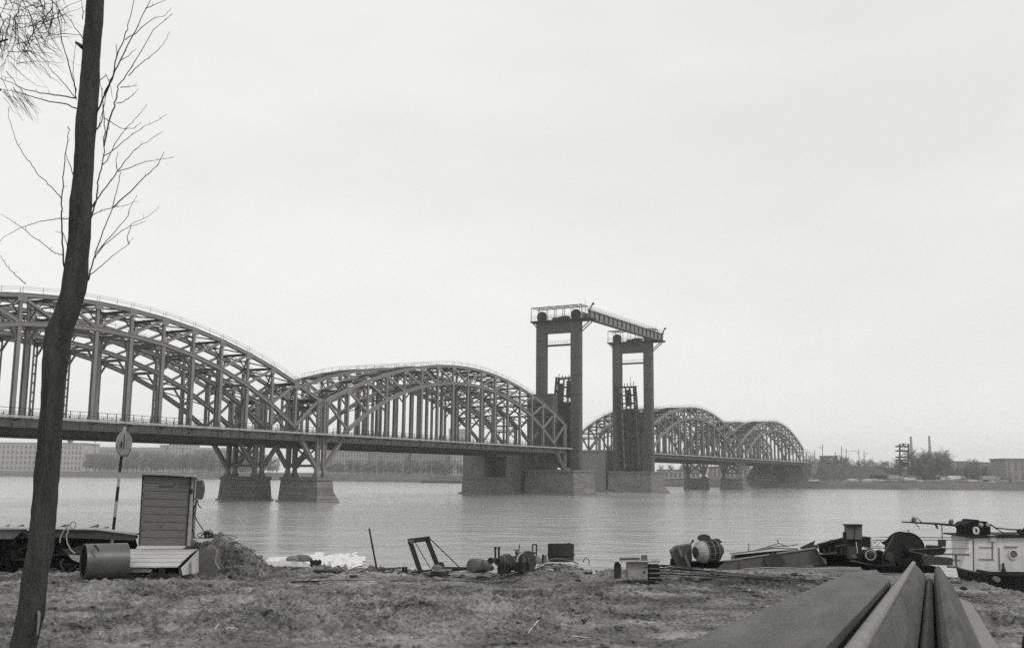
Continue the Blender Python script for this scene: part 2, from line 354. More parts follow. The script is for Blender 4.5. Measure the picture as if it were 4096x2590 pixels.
# ---------------------------------------------------------------- bridge
BAZ, BX, BY = .5205, -38.34, 208.15
U2 = V((math.sin(BAZ), math.cos(BAZ), 0)); N2 = V((-math.cos(BAZ), math.sin(BAZ), 0)); BROT = math.pi/2-BAZ
def BW(s, t, z=0): return V((BX, BY, 0)) + U2*s + N2*t + V((0, 0, z))
TW = 7.6; OFF2 = 16.7; PN = 6.7
def zt(x): return 20.4+11.7*(1-(x/53.6)**2)
def zl(x): return 28-.005*x*x-5e-7*x**4
def make_span(laced, label):
    root = thing('bridge_span', label, 'bridge span', (0, 0, 0), 0, 'arched truss spans of the nearer bridge' if not laced else 'arched truss spans of the farther bridge', local=True)
    Z0 = V((0, 0, 0))
    for side, y in enumerate((0., TW)):
        out = -1 if side == 0 else 1
        if side == 0: protos = []
        if side == 0:
            a = MB(); b = MB()
            for k in range(-8, 8):
                x0, x1 = k*PN, (k+1)*PN
                a.hbeam((x0-.02, 0, zt(x0)), (x1+.02, 0, zt(x1)), .75, .62, .1)
                a.beam((x0, -.26, zt(x0)), (x1, -.26, zt(x1)), .06, .5)
                if -7 <= k < 7:
                    b.hbeam((x0-.02, 0, zl(x0)), (x1+.02, 0, zl(x1)), .8, .7, .1); b.beam((x0, -.26, zl(x0)), (x1, -.26, zl(x1)), .06, .56)
            for g in (-1, 1):
                b.hbeam((g*46.9, 0, zl(46.9)), (g*53.6, 0, 6.9), .8, .7, .1); b.beam((g*46.9, -.26, zl(46.9)), (g*53.6, -.26, 6.9), .06, .56)
            protos.append(a.build('top_chord', STEEL, root)); protos.append(b.build('arch_chord', STEEL, root))
            h = MB()
            for k in range(-8, 8):
                for j in range(2):
                    x = k*PN+j*PN/2; h.beam((x, -.3, zt(x)+.3), (x, -.3, zt(x)+1.25), .05, .05, (1, 0, 0))
                x0, x1 = k*PN, (k+1)*PN
                for dz in (.8, 1.22): h.beam((x0, -.3, zt(x0)+dz), (x1, -.3, zt(x1)+dz), .035, .035)
                h.beam((x0, .3, zt(x0)+1.1), (x1, .3, zt(x1)+1.1), .035, .035)
                h.beam((x0, .3, zt(x0)+.2), (x0, .3, zt(x0)+1.15), .05, .05, (1, 0, 0))
            protos.append(h.build('chord_handrail', STEEL, root))
            for k in range(-7, 8):
                p = MB(); x = k*PN; p.box(x-.7, x+.7, -.36, -.3, zt(x)-1.0, zt(x)+.28)
                if abs(k) <= 6:
                    p.hbeam((x, 0, zl(x)+.3), (x, 0, zt(x)-.3), .5, .42, .09, (0, 1, 0))
                    if laced: p.laced((x, 0, 12.6), (x, 0, zl(x)-.3), .75, .4, .13, 1.5)
                    else: p.hbeam((x, 0, 12.6), (x, 0, zl(x)-.3), .62, .6, .1, (0, 1, 0)); p.box(x-.5, x+.5, -.05, .05, zl(x)-.9, zl(x)+.75)
                else: p.hbeam((x, 0, 12.6), (x, 0, zt(x)-.3), .5, .5, .09, (0, 1, 0))
                protos.append(p.build('post', STEEL, root))
            for g in (-1, 1):
                p = MB(); p.laced((g*54.05, 0, 6.7), (g*54.05, 0, zt(53.6)), 1.05, .6, .2, 1.3); p.box(g*54.05-.45, g*54.05+.45, -.06, .06, 6.8, zt(53.6)-.1); p.box(g*53.6-.5, g*53.6+.9, -.3, .3, zt(53.6)-.5, zt(53.6)+.3)
                protos.append(p.build('end_post', STEEL, root))
                for k in range(1, 9):
                    p = MB(); p.hbeam((g*k*PN, 0, zt(k*PN)-.2), (g*(k-1)*PN, 0, zl((k-1)*PN)+.2), .42, .4, .09, (0, 1, 0))
                    protos.append(p.build('diagonal', STEEL, root))
        else:
            for o in protos: share(o, root, (0, TW, 0))
    # cross members between the two trusses
    for k in range(-8, 9):
        x = k*PN; s = MB(); z = zt(x)
        s.hbeam((x, .2, z-.1), (x, TW-.2, z-.1), .35, .45, .08); s.beam((x, .3, z-1.3), (x, TW-.3, z-1.3), .2, .2)
        for q in range(4): s.beam((x, .3+q*1.75, z-.3-(q % 2)*.9), (x, .3+(q+1)*1.75, z-.3-((q+1) % 2)*.9), .1, .1)
        if abs(k) < 8: s.beam((x, .2, z-3.0 if abs(k) < 7 else z-2), (x, 1.9, z-1.3), .16, .16); s.beam((x, TW-.2, z-3.0 if abs(k) < 7 else z-2), (x, TW-1.9, z-1.3), .16, .16)
        s.build('sway_strut', STEEL_D, root)
        if abs(k) <= 5:
            s = MB(); z = zl(x); s.hbeam((x, .2, z), (x, TW-.2, z), .4, .5, .08)
            s.beam((x, .3, z-2.4), (x, 2.3, z-.2), .28, .28); s.beam((x, TW-.3, z-2.4), (x, TW-2.3, z-.2), .28, .28)
            s.build('portal_strut', STEEL, root)
        f = MB(); f.hbeam((x, -.2, 12.35), (x, TW+.2, 12.35), .4, 1.2, .07); f.beam((x, -.2, 12.9), (x, -1.8, 13.2), .14, .22); f.beam((x, TW+.2, 12.9), (x, TW+1.8, 13.2), .14, .22)
        f.build('floor_beam', STEEL_D, root)
    for k in range(-8, 8):
        x0, x1 = k*PN, (k+1)*PN; s = MB()
        for a, b in ((0, TW), (TW, 0)):
            s.beam((x0, a, zt(x0)), (x1, b, zt(x1)), .24, .2)
            if -6 <= k < 6: s.beam((x0, a, zl(x0)), (x1, b, zl(x1)), .24, .2)
        s.build('lateral_brace', STEEL_D, root)
        r = MB()
        for j in range(4): r.beam((x0+j*PN/4, -1.86, 13.45), (x0+j*PN/4, -1.86, 14.72), .09, .09, (1, 0, 0))
        for dz, w in ((14.7, .07), (14.25, .04), (13.78, .04)): r.beam((x0, -1.86, dz), (x1, -1.86, dz), w, w)
        for j in range(18): r.beam((x0+.2+j*.365, -1.86, 13.78), (x0+.2+j*.365, -1.86, 14.25), .025, .025, (1, 0, 0))
        ro = r.build('railing_panel', STEEL_D, root); share(ro, root, (0, TW+3.72, 0))
    L2 = 55.1
    w = MB(); w.box(-L2, L2, -1.98, -.45, 13.42, 13.62)
    for j in range(66): w.box(-L2+.05+j*1.67, -L2+1.62+j*1.67, -2.08, -1.98, 13.3, 13.62)
    wo_ = w.build('walkway_slab', DECK, root); w2 = MB(); w2.box(-L2, L2, TW+.45, TW+2.0, 13.42, 13.62); w2.build('walkway_slab', DECK, root)
    g_ = MB()
    for y in (-.02, TW+.02):
        g_.box(-L2, L2, y-.06, y+.06, 12.05, 13.3); g_.box(-L2, L2, y-.3, y+.3, 12.0, 12.08); g_.box(-L2, L2, y-.22, y+.22, 13.3, 13.36)
        for j in range(48): g_.box(-L2+1+j*2.27, -L2+1.1+j*2.27, y-.2, y-.06, 12.08, 13.3)
    g_.build('edge_girder', STEEL, root)
    st = MB()
    for y in (1.6, 3.0, 4.6, 6.0): st.hbeam((-L2, y, 11.9), (L2, y, 11.9), .4, 1.5, .08)
    st.box(-L2, L2, .6, TW-.6, 12.98, 13.2); st.build('stringers', STEEL_D, root)  # near-black colour stands in for shade beneath the deck
    for g in (-1, 1):
        s = MB(); x = g*54.05
        s.beam((x, .3, 7), (x, TW-.3, 12), .3, .3); s.beam((x, TW-.3, 7), (x, .3, 12), .3, .3); s.hbeam((x, .2, 7.2), (x, TW-.2, 7.2), .4, .5, .08)
        s.hbeam((x, .2, 18.6), (x, TW-.2, 18.6), .4, .5, .08); s.beam((x, .3, 16.6), (x, 2.2, 18.5), .28, .28); s.beam((x, TW-.3, 16.6), (x, TW-2.2, 18.5), .28, .28)
        s.build('end_portal', STEEL, root)['kind'] = 'stuff'
    t = MB(); 
    for dy in (-.76, .76): t.box(-L2, L2, TW/2+dy-.04, TW/2+dy+.04, 13.3, 13.47)
    for j in range(160): t.box(-L2+.2+j*.69, -L2+.45+j*.69, TW/2-1.35, TW/2+1.35, 13.2, 13.3)
    t.build('track', STEEL_D, root)
    return root
near = make_span(False, 'leftmost and nearest arched steel truss span, running out of the left edge of the picture')
far = make_span(True, 'left arched truss span of the bridge behind, seen through the nearest span')
K = kidmap()
ctr = [-55, 55, 223, 333]
labs = ['x', 'second arched truss span from the left, from the paired legs to the nearer tower', 'arched truss span just right of the second tower, the taller of the two beyond it', 'rightmost arched truss span, meeting the railway embankment on the far shore']
labs2 = ['y', 'truss span of the bridge behind, its crown rising over the joint of the near spans', 'truss span of the bridge behind, seen in the gap between the two towers', 'farthest right truss span of the bridge behind, overlapped by the rightmost near span']
for i, c in enumerate(ctr):
    if i == 0:
        near.location = BW(c, 0); far.location = BW(c, OFF2); near.rotation_euler = far.rotation_euler = (0, 0, BROT)
    else:
        copy_tree(near, K, labs[i], BW(c, 0), BROT); copy_tree(far, K, labs2[i], BW(c, OFF2), BROT)
# piers under the trusses
def make_pier(label, nose):
    root = thing('bridge_pier', label, 'pier', (0, 0, 0), 0, 'stone piers under the truss spans', local=True)
    y0, y1 = -1.0, TW+.3
    def ring(e, z): return [(-2.1-e, y0-e, z), (2.1+e, y0-e, z), (2.1+e, y1+e, z), (-2.1-e, y1+e, z)]
    b = MB(); b.hexa(ring(.75, -2) + ring(.3, 4.3)); b.build('body', PIER, root)
    c = MB(); c.hexa(ring(.5, 4.3)+ring(.45, 4.95)); c.build('cap', PIER, root)
    f = MB(); f.hexa(ring(.95, -2)+ring(.9, .3)); f.build('footing_ledge', PIERC, root)
    for x in (-1.05, 1.05):
        for y in (0, TW):
            q = MB(); q.box(x-.6, x+.6, y-.6, y+.6, 4.95, 5.5); q.hexa([(x-.45, y-.45, 5.5), (x+.45, y-.45, 5.5), (x+.45, y+.45, 5.5), (x-.45, y+.45, 5.5), (x-.3, y-.3, 6.8), (x+.3, y-.3, 6.8), (x+.3, y+.3, 6.8), (x-.3, y+.3, 6.8)])
            q.build('bearing', STEEL, root)
    if nose:
        n = MB(); n.add([(-3.2, y0-1, -2), (3.2, y0-1, -2), (0, y0-6, -2), (-2.3, y0-.35, 4.1), (2.3, y0-.35, 4.1), (0, y0-1.2, 3.9)], [(0, 2, 1), (3, 4, 5), (0, 3, 5, 2), (1, 2, 5, 4), (0, 1, 4, 3)])
        n.build('icebreaker_nose', PIER, root)
    return root
pn = make_pier('near bridge pier with sloping icebreaker under the joint of the two left spans', True)
pf = make_pier('plain pier of the bridge behind, standing left of the pier with the icebreaker', False)
K = kidmap()
for p, t in ((pn, 0), (pf, OFF2)): p.location = BW(0, t); p.rotation_euler = (0, 0, BROT)
copy_tree(pn, K, 'small distant near bridge pier with icebreaker under the two right spans', BW(278, 0), BROT)
copy_tree(pf, K, 'small distant pier of the bridge behind, leftmost of those right of the second tower', BW(278, OFF2), BROT)
copy_tree(pn, K, 'near bridge pier beyond the left edge carrying the nearest span', BW(-110.5, 0), BROT)
copy_tree(pf, K, 'pier of the bridge behind beyond the left edge of the picture', BW(-110.5, OFF2), BROT)
# abutment and railway embankment
def local_poly(name, pts_fn, mt): pass
ab = thing('abutment', 'massive stone abutment where both bridges reach the far shore', 'abutment', BW(388, 0), BROT, None, local=True)
q = MB(); q.hexa([(0, -4.5, -2), (16, -5, -2), (16, 11, -2), (0, 10.5, -2), (.8, -3.5, 11.5), (16, -4, 11.5), (16, 10, 11.5), (.8, 9.5, 11.5)]); q.build('body', PIER, ab)
q = MB(); q.hexa([(9, 11.2, -2), (22, 11.2, -2), (22, 28, -2), (9, 28, -2), (9.6, 11.2, 11.5), (22, 11.2, 11.5), (22, 27.5, 11.5), (9.6, 27.5, 11.5)]); q.build('rear_body', PIER, ab)
q = MB(); q.box(-1.5, .8, -2.5, TW+2, -2, 6.5); q.box(-1.5, .8, OFF2-2.5, OFF2+TW+2, -2, 6.5); q.build('bearing_shelf', PIER, ab)
q = MB(); q.box(.9, 15, -3.9, -3.5, 11.5, 12.6); q.box(.9, 15, 28.5, 28.9, 11.5, 12.6); q.box(1.2, 15, -2.2, 26.5, 11.5, 13.3); q.build('parapet', PIERC, ab)
em = MB(); secs = []
for s_, zt_, w_ in ((390, 12.8, 1), (403, 13.1, .45), (425, 13.2, 0), (470, 13.2, 0), (560, 13.2, 0), (680, 13., 0), (900, 12, 0)):
    lo = 3.0; e = (zt_-lo)*1.7*(1-w_*.9)
    secs.append([BW(s_, -3-e, lo), BW(s_, -3, zt_), BW(s_, 27, zt_), BW(s_, 27+e, lo)])
vs = [p for s_ in secs for p in s_]; fs = []
for i in range(len(secs)-1):
    for j in range(3): fs.append((4*i+j, 4*i+j+1, 4*i+5+j, 4*i+4+j))
n4 = 4*len(secs); fs += [(0, 3, 2, 1), (n4-4, n4-3, n4-2, n4-1)]
em.add(vs, fs); o = em.build('embankment', mat('embankment_grass', .055, .35, .25, .95, .4, spec=.1), loc=BW(400, 0)); tag(o, kind='structure')

# ---------------------------------------------------------------- lifting towers
def make_tower(root, dirn):
    # local x along bridge, dirn=+1: channel lies on +x side
    for y0 in (-3.6, 8.1):
        col = MB(); col.box(-.95, .95, y0+.12, y0+2.9, 7.2, 51.6); c_o = col.build('column', TOWER, root)
        for i in range(8):
            z0 = 7.4+i*5.55; p = MB(); p.box(-1.02, 1.02, y0, y0+3.0, z0, z0+5.42)
            for z in (z0+.05, z0+5.2): p.box(-1.06, 1.06, y0-.05, y0+3.05, z, z+.18)
            p.box(-.1, .1, y0-.05, y0, z0, z0+5.4); p.box(-1.07, -1.02, y0+1.4, y0+1.6, z0, z0+5.4)
            p.build('plate_section', TOWER, c_o)
    l = MB(); l.box(-.95, .95, -.6, 8.1, 48.4, 51.65)
    for j in range(8): l.box(-1.05, -.95, .2+j*1.05, .3+j*1.05, 48.5, 51.6)
    l.box(-1.1, 1.1, -.6, 8.1, 48.3, 48.45); l.build('lintel', TOWER, root)
    b = MB(); b.beam((0, -.6, 44.6), (0, 8.1, 44.6), .9, .5); 
    for j in range(9): b.beam((-.4, -.1+j*1, 44.9), (-.4, -.1+j*1, 45.9), .05, .05, (1, 0, 0))
    for dz in (45.4, 45.9): b.beam((-.4, -.3, dz), (-.4, 7.9, dz), .05, .05)
    b.build('maintenance_walkway', STEEL_D, root)
    pl = MB(); pl.box(-2.2, 2.2, -7.6, 12.4, 51.66, 52.1); pl.box(-2.3, 2.3, -7.7, 12.5, 51.9, 52.15); pl.build('platform', STEEL_D, root)
    for y in (-4.9, 13.0):
        k = MB()
        for x in (-.9, .9): k.beam((x, -7.2 if y < 0 else 12.2, 51.6), (x, -3.6 if y < 0 else 11.1, 48.6 if y < 0 else 50.4), .26, .26)
        k.build('bracket', STEEL_D, root)
    cg = MB()
    ysn = [-4.9+i*(17.1/6) for i in range(7)]
    for x in (-2.2, 2.2):
        for i, y in enumerate(ysn): cg.beam((x, y, 52.1), (x, y, 56.2), .13, .13, (1, 0, 0))
        cg.beam((x, ysn[0], 56.2), (x, ysn[-1], 56.2), .2, .2)
        for z in (53.1, 53.7): cg.beam((x, ysn[0], z), (x, ysn[-1], z), .05, .05)
        for i in range(36): cg.beam((x, -4.9+i*.5, 52.1), (x, -4.9+i*.5, 53.7), .035, .035, (1, 0, 0))
    for y in ysn: cg.beam((-2.2, y, 56.2), (2.2, y, 56.2), .13, .13)
    for x in (-1.1, 0, 1.1): cg.beam((x, ysn[0], 56.2), (x, ysn[-1], 56.2), .08, .08)
    cg.build('railed_frame', STEEL_D, root)
    for y in (-2., 9.6):
        w = MB(); w.lathe((-.5, y, 53.6), (1, 0, 0), [(0, .3), (0, 1.5), (.18, 1.65), (.25, 1.45), (.55, 1.45), (.62, 1.65), (.8, 1.5), (.8, .3)], 20)
        w.box(-.35, .7, y-1.3, y+1.3, 52.1, 52.9); w.build('cable_wheel', DSTEEL, root)
    m_ = MB(); m_.box(-1.2, 1.2, .6, 2.6, 52.12, 53.3); m_.box(-1, .8, 4.0, 5.6, 52.12, 53.0); m_.lathe((0, 2.7, 52.8), (0, 1, 0), [(0, .5), (1.2, .5)], 12); m_.build('hoist_motor', DSTEEL, root)
    a = MB(); a.tube([(0, -5, 52.1), (0, -5, 57.8)], .05, 5); a.build('antenna', STEEL_D, root)
    mp_ = MB()
    for j in range(2): mp_.beam((0, -.3+j*7.6, 13.5), (0, -.3+j*7.6, 29), .3, .3, (1, 0, 0))
    return root
towers = []
tl = [('nearer portal tower of plated steel columns, left of the open channel', 112.4, 1), ('farther portal tower of plated steel columns, right of the open channel', 168.9, -1)]
t1 = thing('lift_tower', tl[0][0], 'tower', (0, 0, 0), 0, 'portal towers beside the open channel', local=True); make_tower(t1, 1)
K = kidmap(); t1.location = BW(tl[0][1], 0); t1.rotation_euler = (0, 0, BROT)
t2 = copy_tree(t1, K, tl[1][0], BW(tl[1][1], 0), BROT)
# girder between the towers
gr = thing('catwalk_girder', 'ribbed plate girder with handrails spanning between the tops of the two towers', 'girder', BW(113.5, -6.2), BROT, local=True)
q = MB(); LL = 59; q.box(-1.5, LL, -.08, .08, 52.2, 54.6); q.box(-1.5, LL, -.5, .5, 54.6, 54.75); q.box(-1.5, LL, -.5, .5, 52.1, 52.22); q.box(-1.5, LL, 2.0, 2.1, 52.2, 54.3); q.box(-1.5, LL, 0, 2, 52.6, 52.7); q.build('girder_web', STEEL, gr)
for j in range(18): q = MB(); x = -1+j*3.4; q.box(x, x+.3, -.42, -.085, 52.24, 54.58); q.build('rib', STEEL_D, gr)
q = MB()
for j in range(31): q.beam((-1.4+j*2.0, -.4, 54.7), (-1.4+j*2.0, -.4, 55.9), .06, .06, (1, 0, 0)); q.beam((-1.4+j*2.0, 1.9, 54.4), (-1.4+j*2.0, 1.9, 55.9), .06, .06, (1, 0, 0))
for y in (-.4, 1.9):
    for z in (55.3, 55.9): q.beam((-1.5, y, z), (LL, y, z), .05, .05)
q.build('handrail', STEEL_D, gr)
for nm, x, lab in (('floodlight', 1.2, 'floodlight on a leaning stalk at the near end of the catwalk girder'), ('floodlight', 60, 'floodlight on a short post at the far end of the catwalk girder')):
    q = MB(); a = BW(112+x, -6, 54.4); q.beam(a, a+V((.9, 0, 2.2)), .35, .35); q.beam(a+V((-.5, 0, 0)), a+V((.9, 0, 2.0)), .12, .12); q.lathe(a+V((.9, 0, 2.1)), (.6, -.5, .5), [(0, .2), (.3, .38), (.6, .38)], 10)
    o = q.build(nm, DSTEEL, loc=a); tag(o, lab, 'floodlight', 'floodlights on the catwalk girder')
# counterweights (riveted boxes) and raised leaves
def cweight(s0, s1, t0, t1_, z0, z1, lab):
    r = thing('counterweight', lab, 'counterweight', BW((s0+s1)/2, (t0+t1_)/2), BROT, 'counterweight boxes in the towers', local=True)
    hx, hy = (s1-s0)/2, (t1_-t0)/2
    q = MB(); q.box(-hx, hx, -hy, hy, z0, z1); q.box(-hx-.12, hx+.12, -hy-.12, hy+.12, z1, z1+.25); q.build('casing', TOWER, r)
    q = MB()
    for j in range(5): y = -hy+.3+j*(2*hy-.6)/4; q.box(-hx-.12, -hx, y-.08, y+.08, z0, z1)
    for j in range(5): z = z0+.5+j*(z1-z0-1)/4; q.box(-hx-.08, -hx-.002, -hy, hy, z-.08, z+.08)
    q.build('stiffeners', TOWER, r)
cweight(106.6, 109.9, 2.9, 11.4, 7.3, 29.3, 'riveted counterweight box filling the foot of the nearer tower')
cweight(171.6, 174.5, -.3, 8.2, 7.3, 27.2, 'riveted counterweight box behind the raised leaf in the farther tower')
def leaf(s0, sgn, lab, tilt, Lf=25.):
    r = thing('bascule_leaf', lab, 'bascule leaf', BW(s0, 0, 7.9), BROT, 'raised leaves of the opening span', local=True)
    cx, sx = math.cos(tilt)*sgn, math.sin(tilt)
    def q3(a, y, h): # a along leaf, h depth away from channel
        return V((a*cx - h*sx*sgn, y, a*sx + h*math.cos(tilt)))
    ny0, ny1 = .4, 7.2
    for y in (ny0, ny1):
        m_ = MB(); m_.hbeam(q3(0, y, 0), q3(Lf, y, 0), .5, .6, .1, (0, 1, 0)); m_.build('bottom_chord', LEAF, r)
        m_ = MB(); m_.hbeam(q3(0, y, 3.6), q3(Lf, y, 1.6), .5, .5, .1, (0, 1, 0)); m_.build('top_chord', LEAF, r)
        m_ = MB(); m_.hexa([q3(0, y-.05, 0), q3(Lf*.72, y-.05, 0), q3(Lf*.72, y+.05, 0), q3(0, y+.05, 0), q3(0, y-.05, 3.4), q3(Lf*.66, y-.05, 1.5), q3(Lf*.66, y+.05, 1.5), q3(0, y+.05, 3.4)])
        m_.build('web_plate', LEAF, r)
    for y in (ny0, ny1):
        for i in range(7, 10): m_ = MB(); a0 = .3+i*(Lf-.6)/10; a1 = .3+(i+1)*(Lf-.6)/10; m_.beam(q3(a0, y, .1), q3(a1, y, 1.9), .25, .25, (0, 1, 0)); m_.beam(q3(a1, y, .1), q3(a1, y, 1.8), .25, .25, (0, 1, 0)); m_.build('web_brace', LEAF, r)
    for i in range(11):
        a = .3+i*(Lf-.6)/10; m_ = MB(); m_.hbeam(q3(a, ny0, .2), q3(a, ny1, .2), .4, .5, .08, (0, 0, 1)); m_.build('cross_beam', LEAF, r)
    for i in range(10):
        a0 = .3+i*(Lf-.6)/10; a1 = .3+(i+1)*(Lf-.6)/10; m_ = MB(); m_.beam(q3(a0, ny0, 0), q3(a1, ny1, 0), .13, .13, (0, 1, 0)); (m_.beam(q3(a0, ny1, 0), q3(a1, ny0, 0), .13, .13, (0, 1, 0)) if i % 2 else 0); m_.build('cross_brace', TOWER, r)
    for y in (2.1, 3.6, 5.3): m_ = MB(); m_.beam(q3(0, y, .3), q3(Lf, y, .3), .25, .5, (0, 1, 0)); m_.build('stringer', STEEL if y == 5.3 else LEAF, r)
    m_ = MB(); m_.obox(q3(Lf*.36, (ny0+ny1)/2, 1.1), q3(Lf*.36, 0, 0), V((0, 2.7, 0)), q3(0, 0, .06)); m_.obox(q3(Lf*.86, 2.9, 1.1), q3(Lf*.1, 0, 0), V((0, 1.0, 0)), q3(0, 0, .06)); m_.obox(q3(Lf*.8, 5.9, 1.1), q3(Lf*.13, 0, 0), V((0, .8, 0)), q3(0, 0, .06)); m_.build('deck_plate', LEAF, r)
    m_ = MB()
    for j in range(7): y = ny0+j*(ny1-ny0)/6; m_.beam(q3(Lf, y, 0), q3(Lf+random.uniform(.3, 1.6), y, 0), .18, .18, (0, 1, 0))
    m_.beam(q3(Lf, ny0-1.2, .8), q3(Lf, ny1+1.2, .8), .16, .16); m_.beam(q3(Lf, 2, 1.2), q3(Lf+3.2, 2, 1.2), .12, .12, (0, 1, 0))
    m_.build('tip_bars', LEAF, r)
    return r
leaf(116.2, 1, 'raised dark bascule leaf inside the nearer tower, mostly behind its right column', math.radians(84), 27.6)
leaf(164.6, -1, 'raised dark bascule leaf with lattice bracing in front of the farther tower', math.radians(84), 28.2)
# tower piers
def tpier(name, s0, s1, t0, t1_, z1, lab, mt, nose=False, extra=None):
    r = thing(name, lab, 'pier', BW((s0+s1)/2, (t0+t1_)/2), BROT, 'heavy piers beside the open channel', local=True); hx, hy = (s1-s0)/2, (t1_-t0)/2
    q = MB(); q.hexa([(-hx-.4, -hy-.4, -2), (hx+.4, -hy-.4, -2), (hx+.4, hy+.4, -2), (-hx-.4, hy+.4, -2), (-hx, -hy, z1-.6), (hx, -hy, z1-.6), (hx, hy, z1-.6), (-hx, hy, z1-.6)]); q.build('body', mt, r)
    q = MB(); q.box(-hx-.3, hx+.3, -hy-.3, hy+.3, z1-.6, z1); q.build('cap', mt, r)
    q = MB(); q.box(-hx-.9, hx+.9, -hy-.9, hy+.9, -2, .5); q.build('footing_ledge', PIERC, r)
    if nose:
        n = MB(); n.add([(-hx, -hy-.35, -2), (hx, -hy-.35, -2), (0, -hy-6.5, -2), (-hx*.9, -hy-.05, 3.4), (hx*.9, -hy-.05, 3.4), (0, -hy-1.6, 3.2)], [(0, 2, 1), (3, 4, 5), (0, 3, 5, 2), (1, 2, 5, 4), (0, 1, 4, 3)])
        n.build('icebreaker_nose', PIER, r)
    return r, hx, hy
r, hx, hy = tpier('tower_pier', 106, 120, -4.2, 11.6, 7.3, 'stone pier with icebreaker under the nearer tower', PIER, True)
r, hx, hy = tpier('tower_pier', 165.3, 178, -4.0, 11.6, 7.3, 'stone pier with icebreaker under the farther tower', PIER, True)
r, hx, hy = tpier('tower_pier', 99.5, 121, OFF2-3.2, OFF2+TW+5, 5.0, 'big pale concrete pier with a dark recess, left of the nearer tower', PIERC)
q = MB(); q.box(-hx, -hx+5.5, hy-7.4, hy, 5, 12); q.box(-hx, -hx+9, -hy, -hy+1., 5, 12); q.box(-hx+1, hx, -hy+.5, hy-.5, 11, 12.2); q.box(-hx+6, hx, -hy+.5, hy-.5, 5, 11); q.build('upper_walls', PIERC, r)
r, hx, hy = tpier('tower_pier', 167, 188, OFF2-3.2, OFF2+TW+5, 14.6, 'pale concrete pier of the bridge behind, in the gap between the two towers', PIERC)
# ---------------------------------------------------------------- far shore: buildings
def ground_far(x, y): return float(bank_h(max(y-shore_y(x), 0), x))
def building(name, label, x0, x1, ytop, Y, depth, rows, cols, mt, cat='building', group=None, ww=.42, wh=.55, roof=1.2, extras=None, yaw=0, pil=False):
    a = P(x0, ytop, Y); b = P(x1, ytop, Y); zb = 4.2; zt_ = a.z
    wd = b.x-a.x; c = V(((a.x+b.x)/2, Y, zb)); h = zt_-zb
    r = thing(name, label, cat, c, yaw, group, local=True)
    q = MB(); q.box(-wd/2, wd/2, 0, depth, -1, h); q.box(-wd/2-.3, wd/2+.3, -.3, depth+.3, h-.9, h-.5)
    if pil:
        n = cols
        for j in range(n+1): x = -wd/2+j*wd/n; q.box(max(x-.45, -wd/2), min(x+.45, wd/2), -.5, 0, 3, h-1)
    q.build('walls', mt, r)
    q = MB()
    if roof > 2: q.hexa([(-wd/2-.5, -.5, h), (wd/2+.5, -.5, h), (wd/2+.5, depth+.5, h), (-wd/2-.5, depth+.5, h), (-wd/2+3, depth*.45, h+roof), (wd/2-3, depth*.45, h+roof), (wd/2-3, depth*.55, h+roof), (-wd/2+3, depth*.55, h+roof)])
    else: q.box(-wd/2-.5, wd/2+.5, -.5, depth+.5, h+.003, h+roof*.5)
    q.build('roof', ROOF, r)
    w = wd/cols*ww; hh = (h-1.5)/rows*wh; q = MB(); q.box(-w/2, w/2, -.06, .05, -hh/2, hh/2); q.box(-w/2-.15, w/2+.15, -.2, -.06, -hh/2-.2, -hh/2)
    first = None
    for i in range(rows):
        for j in range(cols):
            p = V((-wd/2+(j+.5)*wd/cols, -.02, 1.2+(i+.5)*(h-2.2)/rows))
            if first is None:
                first = q.build('window', WIN, r); first.location = p
            else: share(first, r, p)
    if extras: extras(r, wd, depth, h)
    return r
def ex1(r, wd, dp, h):
    q = MB(); q.box(-wd*.28-2.5, -wd*.28+2.5, 3, 8, h+.6, h+3); q.lathe((-wd*.28, 5.5, h+3), (0, 0, 1), [(0, 2), (2.2, 2.2), (3, .2)], 10); q.build('roof_turret', ROOF, r)
def ex2(r, wd, dp, h):
    q = MB(); q.lathe((0, 5, h+.6), (0, 0, 1), [(0, 2.3), (1.8, 2.3), (2.4, 3.6), (4.4, 3.6), (5, .2)], 12); q.build('roof_turret', ROOF, r)
building('palace_block', 'long pale five-storey block with pilasters at the left edge of the far shore', -260, 205, 1768, 985, 40, 5, 26, BLDG[0], pil=True, extras=ex1, ww=.4)
building('palace_block', 'pale corner wing with a drum on its roof, right of the tree trunk', 212, 331, 1772, 965, 40, 5, 8, BLDG[0], extras=ex2)
building('apartment_building', 'low hazy row of houses behind the striped sign pole', 345, 640, 1800, 1060, 30, 4, 22, BLDG[1], roof=4)
building('tower_block', 'hazy high block standing above the trees left of the steel legs', 676, 770, 1766, 1250, 30, 8, 7, BLDG[1])
building('tower_block', 'lower hazy block beside the high block above the trees', 640, 676, 1780, 1260, 25, 7, 3, BLDG[1])
building('apartment_building', 'hazy brick block between the steel legs and the high block', 775, 1010, 1800, 1020, 30, 4, 18, BLDG[2], roof=3)
building('apartment_building', 'long hazy facade under the second span, left part', 1300, 1470, 1803, 800, 26, 4, 15, BLDG[1], roof=2.5)
building('apartment_building', 'long hazy facade under the second span, middle part with low roof', 1474, 1640, 1808, 805, 26, 4, 14, BLDG[2], roof=3)
building('apartment_building', 'long hazy facade under the second span, right part', 1644, 1800, 1806, 800, 26, 4, 13, BLDG[2], roof=2.5)
building('apartment_building', 'pale narrow block with clear windows beside the big concrete pier', 1802, 1850, 1812, 790, 20, 5, 4, BLDG[0])
building('office_block', 'distant block seen through the second span above the deck', 1795, 1880, 1716, 1300, 25, 7, 7, BLDG[1])
building('shed', 'low pale shed behind the right piers under the far deck', 2640, 2800, 1880, 590, 12, 1, 9, BLDG[0], 'shed', ww=.6)
building('shed', 'low grey shed behind the farthest steel legs', 2850, 2990, 1868, 600, 12, 2, 8, BLDG[1], 'shed')
